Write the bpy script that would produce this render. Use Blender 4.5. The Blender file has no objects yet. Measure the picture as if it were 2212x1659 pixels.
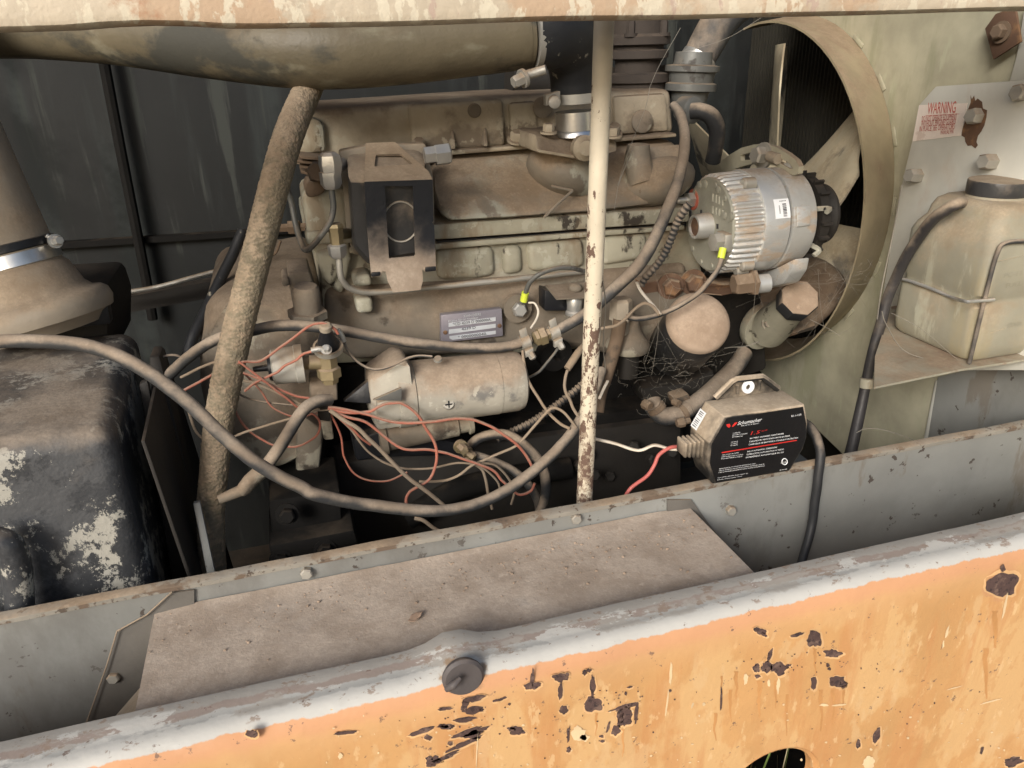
import bpy, bmesh, math, random
from mathutils import Vector, Matrix, noise
random.seed(7)
S = bpy.context.scene
COL = S.collection
# ------------------------------------------------------------------ camera, world, sun, exposure
FPX, CX, CY = 1660.0, 1106.0, 829.5
_vx = Vector((7590 - CX, -(-102 - CY), -FPX)).normalized()
_vz = -Vector((1150 - CX, -(4600 - CY), -FPX)).normalized()
_vz = (_vz - _vx * _vz.dot(_vx)).normalized()
_vy = _vz.cross(_vx)
R3 = Matrix((_vx, _vy, _vz))                 # camera axes -> world axes
CAM = Vector((0, 0, 1.5))
cd = bpy.data.cameras.new("camera")
cam = bpy.data.objects.new("camera", cd)
COL.objects.link(cam)
cam.matrix_world = Matrix.Translation(CAM) @ R3.to_4x4()
cd.sensor_width = 36.0
cd.lens = 36.0 * FPX / 2212.0
cd.clip_start = 0.02
cd.clip_end = 500
S.camera = cam
S.view_settings.view_transform = 'Standard'
S.view_settings.look = 'None'
S.view_settings.gamma = 1.0
S.view_settings.exposure = 1.0
S.cycles.max_bounces = 8
S.cycles.diffuse_bounces = 5
SUN_EL, SUN_AZ = math.radians(27), math.radians(-38)   # azimuth: which side of straight behind the camera
sun_dir = Vector((math.sin(SUN_AZ) * math.cos(SUN_EL), -math.cos(SUN_AZ) * math.cos(SUN_EL), math.sin(SUN_EL)))
w = bpy.data.worlds.new("World")
S.world = w
w.use_nodes = True
nt = w.node_tree
bg = nt.nodes["Background"]
sky = nt.nodes.new("ShaderNodeTexSky")
sky.sky_type = 'NISHITA'
sky.sun_disc = False
sky.sun_elevation = SUN_EL
sky.sun_rotation = math.atan2(sun_dir.x, sun_dir.y)
sky.air_density = 1.0
sky.dust_density = 4.0
sky.ozone_density = 0.6
nt.links.new(sky.outputs[0], bg.inputs[0])
bg.inputs[1].default_value = 0.07
sl = bpy.data.lights.new("sun", 'SUN')
sl.energy = 1.5
sl.angle = math.radians(20)
sl.color = (1.0, 0.98, 0.94)
sun = bpy.data.objects.new("sun", sl)
COL.objects.link(sun)
sun.rotation_euler = sun_dir.to_track_quat('Z', 'Y').to_euler()
sun.location = sun_dir * 6 + Vector((0, 0, 1))

# ------------------------------------------------------------------ placing helpers
def ray(px, py):
    return R3 @ Vector((px - CX, -(py - CY), -FPX))
def P(px, py, Y):
    d = ray(px, py); return CAM + d * ((Y - CAM.y) / d.y)
def PX(px, py, X):
    d = ray(px, py); return CAM + d * ((X - CAM.x) / d.x)
def PZ(px, py, Z):
    d = ray(px, py); return CAM + d * ((Z - CAM.z) / d.z)
FW = R3 @ Vector((0, 0, -1))
def mpp(p):                                    # metres per picture pixel at a point
    return (p - CAM).dot(FW) / FPX
def crop(ox, oy):
    return lambda x, y: (ox + x / 3.0, oy + y / 3.0)
cA, cB, cC, cD = crop(0, 0), crop(548.6, 0), crop(1097.2, 0), crop(1474.7, 0)
cE, cG, cH, cI = crop(0, 548.6), crop(548.6, 548.6), crop(1097.2, 548.6), crop(1474.7, 548.6)
cJ, cK, cL, cM = crop(0, 1106), crop(548.6, 1106), crop(1097, 1106), crop(1474.7, 1106)
def zF(x, y): return (603.5 + x * .2116, 296.3 + y * .2116)      # fuel filter close view
def zA(x, y): return (1448.4 + x * .2116, 296.3 + y * .2116)     # alternator close view
def zC(x, y): return (1481.2 + x * .15543, 801 + y * .15543)     # charger close view
def zW(x, y): return (1953 + x * .16536, 164.6 + y * .16536)     # guard plate close view

# ------------------------------------------------------------------ materials
DUST = (.305, .235, .165)
MATS = {}
def rgba(c): return (c[0], c[1], c[2], 1)
def mat(name, col, rough=.6, metal=0., dust=0., dcol=DUST, var=.18, vscale=14., bump=.25, bscale=180., spots=(), dscale=16., spec=.4, grain=.12, stripe=None, trans=0., dgrad=None, srough=.62, sgrad=None, grime=.62, after=(), stains=()):
    m = bpy.data.materials.new(name); m.use_nodes = True
    t = m.node_tree; N = t.nodes; L = t.links
    b = N["Principled BSDF"]
    tc = N.new("ShaderNodeTexCoord").outputs["Object"]
    def noi(scale, detail=5., stretch=None, rough_=.55, off=0.):
        n = N.new("ShaderNodeTexNoise"); n.inputs["Scale"].default_value = scale
        n.inputs["Detail"].default_value = detail; n.inputs["Roughness"].default_value = rough_
        mp = N.new("ShaderNodeMapping"); mp.inputs["Location"].default_value = (off, off * .7, off * 1.3)
        if stretch: mp.inputs["Scale"].default_value = stretch
        L.new(tc, mp.inputs[0]); L.new(mp.outputs[0], n.inputs["Vector"])
        return n.outputs["Fac"]
    def mix(f, a, c, mode='MIX'):
        x = N.new("ShaderNodeMix"); x.data_type = 'RGBA'; x.blend_type = mode
        if hasattr(f, 'is_linked'): L.new(f, x.inputs[0])
        else: x.inputs[0].default_value = f
        for s, k in ((a, 6), (c, 7)):
            if hasattr(s, 'is_linked'): L.new(s, x.inputs[k])
            else: x.inputs[k].default_value = rgba(s)
        return x.outputs[2]
    def ramp(v, lo, hi, a=0., c=1.):
        r = N.new("ShaderNodeMapRange"); r.interpolation_type = 'SMOOTHSTEP'
        L.new(v, r.inputs[0]); r.inputs[1].default_value = lo; r.inputs[2].default_value = hi
        r.inputs[3].default_value = a; r.inputs[4].default_value = c
        return r.outputs[0]
    def mth(op, a, c):
        x = N.new("ShaderNodeMath"); x.operation = op
        for s, k in ((a, 0), (c, 1)):
            if hasattr(s, 'is_linked'): L.new(s, x.inputs[k])
            else: x.inputs[k].default_value = s
        return x.outputs[0]
    n1 = noi(vscale)
    c = mix(ramp(n1, .25, .75), [v * (1 - var) for v in col], [min(1, v * (1 + var)) for v in col])
    rgh = rough; met = metal
    for k, sp in enumerate(spots):
        sc, scale, lo, hi = sp[0], sp[1], sp[2], sp[3]
        st = sp[4] if len(sp) > 4 else None
        nz = mth('ADD', mth('MULTIPLY', noi(scale, 9, st, srough, 3.1 * (k + 1)), 1.35), -.175)
        if sgrad:
            sg = N.new("ShaderNodeSeparateXYZ"); L.new(tc, sg.inputs[0])
            nz = mth('ADD', nz, mth('MULTIPLY', mth('SUBTRACT', sgrad[0], sg.outputs[2]), sgrad[1]))
        f = ramp(nz, lo, hi, 0., sp[5] if len(sp) > 5 else 1.)
        c = mix(f, c, sc)
        if metal: met = mth('MULTIPLY', met, mth('SUBTRACT', 1., f))
        rr = mth('ADD', rgh, mth('MULTIPLY', f, .25)); rgh = rr
    if stripe:                                 # bands measured down from a rolled rim: list of (distance, colour), object space
        sx = N.new("ShaderNodeSeparateXYZ"); L.new(tc, sx.inputs[0])
        s_ = mth('ADD', mth('MULTIPLY', sx.outputs[2], -1), mth('MULTIPLY', sx.outputs[1], -1))
        s_ = mth('ADD', s_, stripe[0])
        wob = mth('MULTIPLY', mth('SUBTRACT', noi(30, 6, (1, .25, .25)), .5), stripe[1])
        wob2 = mth('MULTIPLY', mth('SUBTRACT', noi(5, 3, (1, .1, .1), off=4), .5), stripe[1] * 1.3)
        wob3 = mth('MULTIPLY', mth('SUBTRACT', noi(150, 5, (1, .5, .5), off=7), .5), stripe[1] * .55)
        s_ = mth('ADD', mth('ADD', s_, wob3), mth('ADD', wob, wob2))
        for d, cc, sf in stripe[2]:
            nn = mix(ramp(n1, .25, .75), [v * (1 - var * .6) for v in cc], [min(1, v * (1 + var * .6)) for v in cc])
            c = mix(ramp(s_, d - sf, d + sf, 1., 0.), c, nn)
        for k, (sc, scale, lo, hi, st, amt, s0, s1) in enumerate(after):
            f = mth('MULTIPLY', ramp(noi(scale, 8, st, .7, 30. + 5 * k), lo, hi, 0., amt), mth('MULTIPLY', ramp(s_, s0 - .002, s0 + .002), ramp(s_, s1 - .002, s1 + .002, 1., 0.)))
            c = mix(f, c, sc)
    for ctr, rad, sc, amt in stains:           # a rust bloom round one fitting
        vm = N.new("ShaderNodeVectorMath"); vm.operation = 'DISTANCE'; L.new(tc, vm.inputs[0]); vm.inputs[1].default_value = ctr
        dd = mth('ADD', vm.outputs['Value'], mth('MULTIPLY', mth('SUBTRACT', noi(60, 6, None, .65, 40.), .5), rad * 1.6))
        c = mix(ramp(dd, rad * .75, rad * 1.05, amt, 0.), c, sc)
    fine = noi(bscale, 4)
    if dust > -5:
        g = N.new("ShaderNodeNewGeometry"); sx = N.new("ShaderNodeSeparateXYZ"); L.new(g.outputs["Normal"], sx.inputs[0])
        dn = noi(dscale, 7, None, .6, 9.)
        v = mth('ADD', mth('MULTIPLY', sx.outputs[2], .55), mth('MULTIPLY', mth('SUBTRACT', dn, .5), 1.5))
        v = mth('ADD', v, dust)
        if dgrad:                              # dust that has settled more towards one end (object space height)
            sz = N.new("ShaderNodeSeparateXYZ"); L.new(tc, sz.inputs[0])
            v = mth('ADD', v, mth('MULTIPLY', mth('SUBTRACT', sz.outputs[2], dgrad[0]), dgrad[1]))
        f = ramp(v, .2, .75, 0., .96)
        gn = ramp(noi(260, 3, None, .7, 2.), .3, .7)
        dc = mix(gn, [x * (1 - grain) for x in dcol], [x * (1 + grain) for x in dcol])
        dc = mix(ramp(noi(19, 7, None, .68, 5.), .38, .66), dc, [dcol[0] * .74, dcol[1] * .71, dcol[2] * .68])
        dc = mix(ramp(noi(85, 4, None, .7, 8.), .56, .72, 0., .7), dc, [min(1, x * 1.16) for x in dcol])
        c = mix(f, c, dc)
        rgh = mth('ADD', mth('MULTIPLY', rgh, mth('SUBTRACT', 1., f)), mth('MULTIPLY', f, .95))
        if metal or hasattr(met, 'is_linked'): met = mth('MULTIPLY', met, mth('SUBTRACT', 1., f))
    L.new(c, b.inputs["Base Color"])
    if grime and dust > -.5:                   # oily dirt and rubbed patches over the dust
        gm = noi(17, 9, None, .74, 13.)
        c = mix(ramp(gm, .51, .57, 0., grime), c, mix(1., c, (.30, .27, .25), 'MULTIPLY'))
        c = mix(ramp(noi(48, 7, None, .72, 17.), .54, .60, 0., grime * .8), c, mix(1., c, (.42, .38, .34), 'MULTIPLY'))
        c = mix(ramp(noi(70, 6, None, .7, 23.), .56, .63, 0., grime * .6), c, mix(1., c, (1.38, 1.38, 1.36), 'MULTIPLY'))
    if hasattr(rgh, 'is_linked'): L.new(mth('MINIMUM', rgh, 1.), b.inputs["Roughness"])
    else: b.inputs["Roughness"].default_value = rgh
    if hasattr(met, 'is_linked'): L.new(met, b.inputs["Metallic"])
    else: b.inputs["Metallic"].default_value = met
    b.inputs["Specular IOR Level"].default_value = spec
    if trans: b.inputs["Subsurface Weight"].default_value = trans; b.inputs["Subsurface Radius"].default_value = (.02, .016, .01)
    bp = N.new("ShaderNodeBump"); bp.inputs["Strength"].default_value = bump; bp.inputs["Distance"].default_value = .0018
    h = mth('ADD', mth('ADD', mth('MULTIPLY', fine, .6), mth('MULTIPLY', noi(bscale * .22, 5), 1.3)), mth('MULTIPLY', noi(bscale * .5, 2, None, .8, 6.), .8))
    L.new(h, bp.inputs["Height"]); L.new(bp.outputs[0], b.inputs["Normal"])
    MATS[name] = m
    return m
BLK = (.018, .019, .021)
PAINT = (.30, .285, .22)
m_paint = mat("engine_paint_dusty", PAINT, .55, 0, .22, spots=[((.07, .06, .045), 26, .60, .68), ((.45, .45, .38), 9, .58, .70, None, .6)])
m_paintc = mat("engine_paint_clean", (.355, .34, .268), .5, 0, -.06, spots=[((.05, .042, .034), 30, .60, .70, (1, 1, .6)), ((.24, .18, .115), 14, .52, .70, (1, 1, .35), .8), ((.47, .46, .38), 50, .58, .66, None, .6)])
m_crust = mat("dust_over_iron", (.34, .29, .215), .75, 0, .12, bump=.7, bscale=150, dcol=(.20, .15, .104), dscale=11, spots=[((.12, .09, .065), 9, .52, .66, None, .7), ((.38, .34, .26), 13, .60, .64, None, .8)])
m_mani = mat("manifold_stained", (.20, .175, .14), .6, 0, .2, spots=[((.37, .38, .32), 11, .54, .60, (1, 1, .6), .8), ((.045, .04, .033), 18, .63, .72)], bump=.45)
m_rust = mat("rust_brown", (.115, .066, .042), .85, 0, .1, spots=[((.22, .125, .065), 30, .5, .7)])
m_rustd = mat("rust_dusty", (.15, .105, .07), .85, 0, .12, dcol=(.25, .19, .135), spots=[((.06, .05, .04), 14, .55, .68)])
m_alu = mat("cast_aluminium", (.56, .565, .55), .42, .55, .0, dcol=(.36, .29, .22), spots=[((.36, .26, .17), 26, .56, .68, (.4, 1, 1), .75)], bump=.2, var=.08)
m_aluface = mat("dirty_aluminium_face", (.33, .325, .27), .55, .25, .05, dcol=(.32, .27, .2), bump=.35)
m_zinc = mat("zinc_steel", (.52, .52, .50), .38, .7, .0)
m_zincd = mat("zinc_dusty", (.40, .385, .345), .5, .5, .16)
m_bright = mat("bright_tube", (.75, .75, .74), .28, .95, -.4, bump=.1)
m_steel = mat("grey_tube", (.13, .132, .125), .5, .3, .10, dcol=(.27, .215, .155), spots=[((.06, .055, .05), 30, .55, .66)])
m_brass = mat("brass_dusty", (.27, .22, .13), .5, .5, .2)
m_rubber = mat("rubber_dusty", BLK, .65, 0, .28, dcol=(.33, .265, .2))
m_rubberb = mat("rubber_black", BLK, .5, 0, -.25, spots=[((.27, .25, .2), 45, .66, .72)])
m_cable = mat("cable_dusty", (.045, .046, .047), .6, 0, .36, dcol=(.33, .27, .21), spots=[((.03, .032, .035), 20, .55, .65)])
m_black = mat("black_paint", (.012, .013, .016), .4, 0, -.2)
m_matte = mat("black_iron_and_shade", (.009, .0085, .008), .85, 0, -.15, dcol=(.05, .04, .03), spec=.15)  # near-black iron, deepened to stand in for shade low in the bay
m_blackdust = mat("black_plastic_dusty", (.02, .02, .02), .5, 0, .36, dcol=(.47, .39, .295), grime=.3)
m_dustdisc = mat("thick_dust", (.36, .275, .205), .95, 0, .5, dcol=(.36, .275, .205), grain=.1)
m_red = mat("wire_red_dusty", (.36, .125, .085), .7, 0, .24, dcol=(.335, .225, .17), dscale=45)
m_redn = mat("wire_red", (.44, .115, .10), .5, 0, -.4)
m_tan = mat("wire_tan", (.25, .2, .15), .7, 0, .2)
m_white = mat("wire_white", (.6, .55, .47), .6, 0, -.1)
m_yel = mat("crimp_yellow", (.62, .72, .07), .4, 0, -.5)
m_pole = mat("cream_paint_rusted", (.56, .50, .39), .55, 0, -.3, var=.14, spots=[((.125, .078, .058), 70, .565, .58, (1, 1, .55)), ((.30, .24, .18), 160, .62, .68)], bump=.4, srough=.68, sgrad=(.27, .52))
m_hood = mat("hood_cream_peeling", (.47, .405, .31), .65, 0, -.45, var=.15, vscale=9, spots=[((.42, .29, .19), 8, .50, .60, None, .75), ((.57, .52, .41), 70, .54, .60, (1, 1, .35), .9), ((.40, .30, .25), 55, .60, .66, (1, 1, .4), .8), ((.33, .15, .08), 10, .64, .74, None, .8)], bump=.5)
m_hood_shade = mat("hood_shade_dark", (.06, .055, .045), .8, 0, -.1)
m_galv = mat("grey_painted_steel", (.225, .229, .218), .42, .1, -.25, var=.2, vscale=6, spots=[((.07, .058, .05), 50, .685, .71), ((.16, .13, .10), 16, .60, .68, (1, 1, .3), .6), ((.14, .135, .125), 7, .54, .7, (1, 1, .5), .6), ((.30, .31, .30), 5, .55, .7, (.6, 1, .6), .5)], bump=.15)
m_rim = mat("rusty_grey_rim", (.24, .225, .195), .6, 0, -.05, spots=[((.13, .095, .07), 30, .52, .60), ((.09, .07, .055), 90, .60, .66)], bump=.4)
m_lid = mat("lid_deep_dust", (.40, .39, .375), .6, 0, .27, dcol=(.405, .335, .272), dscale=8, bump=.30, bscale=420, grain=.10, grime=.12, stains=[(PZ(x, y, .973) - Vector((.1, .63, .8)), r, (.42, .415, .41), a) for x, y, r, a in ((395, 1410, .008, .7), (420, 1398, .009, .8), (450, 1382, .010, .8), (500, 1392, .006, .5), (600, 1323, .007, .6), (668, 1342, .009, .7), (655, 1368, .008, .6), (640, 1395, .010, .6), (490, 1440, .006, .6), (550, 1430, .005, .7), (725, 1362, .006, .5), (400, 1500, .016, .5), (1060, 1300, .006, .4), (1300, 1200, .007, .4))])
m_lidside = mat("dusty_tan_sheet", (.30, .26, .205), .7, 0, .2, dcol=(.335, .265, .19))
m_brkt = mat("dark_bracket", (.13, .122, .11), .6, 0, -.1)
ORG = (.54, .31, .135)
STR = [(.092, (.55, .325, .155), .018), (.073, (.54, .29, .155), .009), (.054, (.47, .465, .44), .0012), (.033, (.36, .36, .345), .0009), (.025, (.27, .225, .20), .0009), (.016, (.315, .30, .275), .0012)]
SP_ORG = [((.60, .385, .185), 10, .47, .53, (1, 1, .6), .8), ((.50, .245, .10), 11, .55, .66, (1.3, 1, .2), .65), ((.52, .285, .12), 34, .54, .60, (1, 1, .5), .55), ((.60, .41, .22), 26, .62, .68, (1, 1, .4), .5), ((.66, .46, .25), 70, .64, .70, (1, 1, .4), .6)]
m_org = mat("orange_paint_faded", ORG, .45, 0, -9, var=.06, vscale=5, spots=SP_ORG, bump=.12, spec=.35)
m_roll = mat("orange_paint_banded_rim", ORG, .48, 0, -9, var=.10, vscale=9, spots=SP_ORG, stripe=(.798, .013, STR), bump=.25, bscale=150, spec=.3, stains=[(P(990, 1452, .50) - Vector((.2, .5, .25)), .020, (.27, .175, .10), .85), (P(1022, 1456, .497) - Vector((.2, .5, .25)), .017, (.22, .15, .095), .85), (P(2164, 1258, .495) - Vector((.2, .5, .25)), .026, (.50, .27, .14), .8)], after=[((.33, .31, .28), 20, .525, .55, (.5, 1, 1), .8, .018, .036), ((.47, .465, .44), 24, .53, .555, (.5, 1, 1), .9, .012, .054), ((.25, .19, .15), 55, .58, .61, (.7, 1, 1), .8, .0, .045), ((.15, .10, .08), 90, .63, .66, None, .8, .0, .3)])
m_chip = mat("bare_rust_chip", (.085, .052, .047), .75, 0, -.6, spots=[((.16, .105, .085), 90, .5, .7), ((.045, .03, .03), 140, .55, .65)], bump=.5)
m_palechip = mat("pale_primer_chip", (.68, .52, .32), .6, 0, -.6)
m_ringchip = mat("chip_edge_primer", (.64, .40, .20), .6, 0, -.6)
m_rubplug = mat("grey_rubber_plug", (.085, .075, .075), .6, 0, -.2)
m_olive = mat("olive_sheet_dusty", (.375, .355, .262), .55, 0, -.05, dcol=(.34, .27, .18), spots=[((.42, .42, .30), 30, .6, .72, (1, 1, .3), .6), ((.26, .26, .17), 9, .55, .7, (1, 1, .3), .7)], bump=.15)
m_ring = mat("ring_dust", (.30, .25, .16), .8, 0, .12, dcol=(.335, .255, .175))
m_guard = mat("guard_grey_paint", (.52, .515, .465), .5, 0, -.25, var=.08, dcol=(.45, .38, .29), spots=[((.48, .41, .34), 10, .56, .72, (1, 1, .5), .6)], bump=.1)
m_stick = mat("sticker_faded", (.74, .66, .60), .5, 0, -.6, var=.05, spots=[((.62, .52, .46), 24, .58, .66)])
m_redprint = mat("print_red_faded", (.50, .12, .10), .6, 0, -.9)
m_bottle = mat("bottle_plastic", (.275, .262, .205), .5, 0, .26, dcol=(.36, .295, .21), var=.12, spots=[((.31, .27, .175), 11, .50, .68, (1, 1, .25), .8), ((.44, .43, .34), 20, .58, .68, (1, 1, .25), .7)], trans=.2, bump=.12)
m_fan = mat("fan_blade_dusty", (.46, .41, .30), .6, 0, .2, dcol=(.50, .42, .29), spots=[((.10, .095, .085), 9, .55, .68)])
m_fin = mat("radiator_fins", (.026, .024, .018), .7, 0, -.35)
m_wall = mat("rear_wall_black", (.007, .0085, .009), .6, 0, -.6, var=.35, vscale=3, spots=[((.03, .036, .0355), 10, .50, .70, (1, 1, .10), .9), ((.045, .05, .045), 26, .60, .70, (1, 1, .06), .8), ((.01, .011, .011), 2.5, .48, .62, None, .7)], bump=.1)
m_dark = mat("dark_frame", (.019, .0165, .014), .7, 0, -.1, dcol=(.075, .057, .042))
m_floor = mat("bay_floor_dirt", (.03, .024, .018), .95, 0, 0, dcol=(.06, .045, .032))
m_tank = mat("tank_black_peeling", (.04, .0425, .047), .45, 0, .03, dcol=(.265, .22, .175), spots=[((.075, .078, .083), 8, .48, .58, None, .7), ((.36, .35, .31), 12, .495, .515, (1, 1, .8), .95)], bump=.5, srough=.82, dscale=10, sgrad=(.20, .16))
m_duct = mat("duct_dirty_olive", (.125, .104, .066), .5, 0, .10, dcol=(.165, .122, .077), spots=[((.21, .19, .13), 9, .53, .62, (.45, 1, 1), .9), ((.045, .045, .037), 7, .52, .62, (.45, 1, 1), .9)], bump=.3)
m_hose = mat("hose_caked_mud", (.17, .145, .10), .9, 0, .34, dcol=(.35, .275, .195), bump=1.0, bscale=420, dscale=90, grime=.3)
m_bell = mat("housing_dust", (.15, .128, .10), .85, 0, .25, dcol=(.245, .193, .142), spots=[((.36, .34, .27), 8, .58, .64, None, .6), ((.06, .05, .04), 12, .60, .70)], bump=.4)
m_start = mat("starter_dust", (.36, .34, .29), .6, 0, .30, dcol=(.335, .262, .195), spots=[((.17, .165, .155), 14, .60, .72), ((.44, .42, .36), 60, .6, .68)], bump=.3)
m_silver = mat("grey_silver_cup", (.42, .41, .37), .5, .3, .1)
m_print = mat("print_white", (.78, .80, .82), .5, 0, -.9, var=.02)
m_printr = mat("print_red", (.55, .03, .025), .5, 0, -.9)
m_dprint = mat("print_dark", (.05, .05, .06), .5, 0, -.9)
m_face = mat("charger_black_label", (.012, .012, .013), .3, 0, -.35, dcol=(.2, .16, .12))
m_namepl = mat("name_plate_mauve", (.25, .235, .27), .4, .3, -.3, dcol=(.34, .27, .2))
m_namef = mat("name_plate_field", (.60, .63, .67), .4, .3, -.25, dcol=(.40, .33, .25))
m_strapB = mat("strap_black", (.02, .022, .027), .3, .1, -.22, dcol=(.40, .33, .265), dgrad=(.128, -10.0), dscale=8)
m_straptop = mat("strap_top_dust", (.2, .16, .12), .8, 0, .5, dcol=(.37, .29, .205))
m_canister = mat("canister_black", (.035, .035, .036), .35, 0, .22, dcol=(.34, .275, .205))
m_web = mat("spider_silk", (.24, .22, .185), .7, 0, -.9)
m_ground = mat("ground_soil", (.12, .10, .07), .95, 0, -.9, bump=.6, bscale=30)
m_grass = mat("grass_green", (.22, .30, .085), .6, 0, -.9)
m_dry = mat("grass_dry", (.55, .48, .30), .7, 0, -.9)
m_shelf = mat("shelf_grey_rusted", (.30, .285, .225), .6, 0, .0, spots=[((.19, .11, .075), 12, .50, .60, None, .8)])
m_drip = mat("rust_drip", (.49, .255, .10), .5, 0, -.6, grime=0)
m_leaf = mat("dry_leaf", (.30, .21, .15), .8, 0, -.5)

# ------------------------------------------------------------------ mesh builder
class MB:
    def __init__(self): self.bm = bmesh.new()
    def take(self, t, bev=0, seg=2, ang=25):
        if bev > 0:
            t.normal_update()
            es = [e for e in t.edges if len(e.link_faces) == 2 and e.calc_face_angle(0) > math.radians(ang)]
            if es: bmesh.ops.bevel(t, geom=es, offset=bev, segments=seg, profile=.5, affect='EDGES', clamp_overlap=True)
        me = bpy.data.meshes.new("tmp"); t.to_mesh(me); t.free()
        self.bm.from_mesh(me); bpy.data.meshes.remove(me)
        return self
    def loft(self, rings, bev=0, seg=2, caps=True):
        t = bmesh.new()
        vs = [[t.verts.new(p) for p in r] for r in rings]
        n = len(rings[0])
        for a, b in zip(vs, vs[1:]):
            for i in range(n):
                j = (i + 1) % n
                try: t.faces.new((a[i], a[j], b[j], b[i]))
                except ValueError: pass
        if caps:
            t.faces.new(list(reversed(vs[0]))); t.faces.new(vs[-1])
        bmesh.ops.recalc_face_normals(t, faces=t.faces)
        return self.take(t, bev, seg)
    def ext(self, pts, vec, bev=0, seg=2):
        vec = Vector(vec)
        return self.loft([[Vector(p) for p in pts], [Vector(p) + vec for p in pts]], bev, seg)
    def prism(self, pix, Y, depth, bev=0, seg=2):
        return self.ext([P(x, y, Y) for x, y in pix], (0, depth, 0), bev, seg)
    def prismX(self, pix, X, depth, bev=0, seg=2):
        return self.ext([PX(x, y, X) for x, y in pix], (depth, 0, 0), bev, seg)
    def slope(self, pix, Ys, depth, bev=0, seg=2):
        return self.ext([P(x, y, Y) for (x, y), Y in zip(pix, Ys)], (0, depth, 0), bev, seg)
    def box(self, lo, hi, bev=0, seg=2):
        x0, y0, z0 = lo; x1, y1, z1 = hi
        return self.loft([[Vector((x0, y0, z0)), Vector((x1, y0, z0)), Vector((x1, y1, z0)), Vector((x0, y1, z0))],
                          [Vector((x0, y0, z1)), Vector((x1, y0, z1)), Vector((x1, y1, z1)), Vector((x0, y1, z1))]], bev, seg)
    def obox(self, c, a, b, d, bev=0):           # centre and three half vectors
        return self.loft([[c - a - b - d, c + a - b - d, c + a + b - d, c - a + b - d], [c - a - b + d, c + a - b + d, c + a + b + d, c - a + b + d]], bev)
    def lathe(self, p0, axis, prof, seg=32, mod=None, bev=0, up=None, caps=True):
        axis = Vector(axis).normalized()
        u = (Vector(up) - axis * Vector(up).dot(axis)).normalized() if up else axis.orthogonal().normalized()
        v = axis.cross(u)
        rings = []
        for k, (tt, r) in enumerate(prof):
            ring = []
            for i in range(seg):
                th = 2 * math.pi * i / seg
                rr = r * (mod(th, k) if mod else 1)
                ring.append(Vector(p0) + axis * tt + u * math.cos(th) * rr + v * math.sin(th) * rr)
            rings.append(ring)
        return self.loft(rings, bev, 1, caps)
    def tube(self, pts, r, seg=12, sub=8, rough=0., rscale=60., ribs=None, smooth=True, wob=0.):
        pts = [Vector(p) for p in pts]
        rs = r if isinstance(r, (list, tuple)) else [r] * len(pts)
        if smooth and len(pts) > 2:
            q, qr = [], []
            n = len(pts)
            for i in range(n - 1):
                p0 = pts[i - 1] if i else pts[0] * 2 - pts[1]
                p1, p2 = pts[i], pts[i + 1]
                p3 = pts[i + 2] if i + 2 < n else pts[-1] * 2 - pts[-2]
                for k in range(sub):
                    s = k / sub
                    q.append(.5 * ((2 * p1) + (p2 - p0) * s + (2 * p0 - 5 * p1 + 4 * p2 - p3) * s * s + (3 * p1 - p0 - 3 * p2 + p3) * s ** 3))
                    qr.append(rs[i] + (rs[i + 1] - rs[i]) * s)
            q.append(pts[-1]); qr.append(rs[-1])
        else:
            q, qr = pts, list(rs)
        if wob:
            q = [p + Vector((noise.noise(p * 38), noise.noise(p * 38 + Vector((9, 0, 0))), noise.noise(p * 38 + Vector((0, 9, 0))))) * wob for p in q]
        if ribs:                                 # resample finely so that ribs show
            L_ = [0.]
            for a, b in zip(q, q[1:]): L_.append(L_[-1] + (b - a).length)
            step = ribs[0] / 4; m = max(2, int(L_[-1] / step)); q2, r2 = [], []; j = 0
            for k in range(m + 1):
                s = L_[-1] * k / m
                while j < len(L_) - 2 and L_[j + 1] < s: j += 1
                f = (s - L_[j]) / max(1e-9, L_[j + 1] - L_[j])
                q2.append(q[j].lerp(q[j + 1], f)); r2.append((qr[j] + (qr[j + 1] - qr[j]) * f) * (1 if k % 4 < 2 else 1 - ribs[1]))
            q, qr = q2, r2
        rings = []; u = None
        for i, p in enumerate(q):
            tg = (q[min(i + 1, len(q) - 1)] - q[max(i - 1, 0)]).normalized()
            if u is None: u = tg.orthogonal().normalized()
            u = (u - tg * u.dot(tg)).normalized(); v = tg.cross(u)
            ring = []
            for k in range(seg):
                th = 2 * math.pi * k / seg
                d = u * math.cos(th) + v * math.sin(th)
                rr = qr[i]
                if rough:
                    pp = p + d * rr
                    rr *= 1 + rough * (noise.noise(pp * rscale) + .6 * noise.noise(pp * rscale * 2.3))
                ring.append(p + d * rr)
            rings.append(ring)
        return self.loft(rings)
    def ptube(self, pix, Y, rpx, **k):            # tube through picture points; Y one number or one per point; radius in picture pixels
        n = len(pix); Ys = Y if isinstance(Y, (list, tuple)) else [Y] * n
        if len(Ys) == 2 and n > 2: Ys = [Ys[0] + (Ys[1] - Ys[0]) * i / (n - 1) for i in range(n)]
        pts = [P(x, y, yy) for (x, y), yy in zip(pix, Ys)]
        rp = rpx if isinstance(rpx, (list, tuple)) else [rpx] * n
        mid = sum(mpp(p) for p in pts) / n
        return self.tube(pts, [a * mid for a in rp], **k)
    def ball(self, c, rx, ry, rz, seg=20, ring=12, rot=None):
        t = bmesh.new()
        m = Matrix.Translation(c) @ (rot.to_4x4() if rot else Matrix.Identity(4)) @ Matrix.Diagonal((rx, ry, rz, 1))
        bmesh.ops.create_uvsphere(t, u_segments=seg, v_segments=ring, radius=1, matrix=m)
        return self.take(t)
    def face(self, pts):
        t = bmesh.new(); t.faces.new([t.verts.new(p) for p in pts]); return self.take(t)
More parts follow.
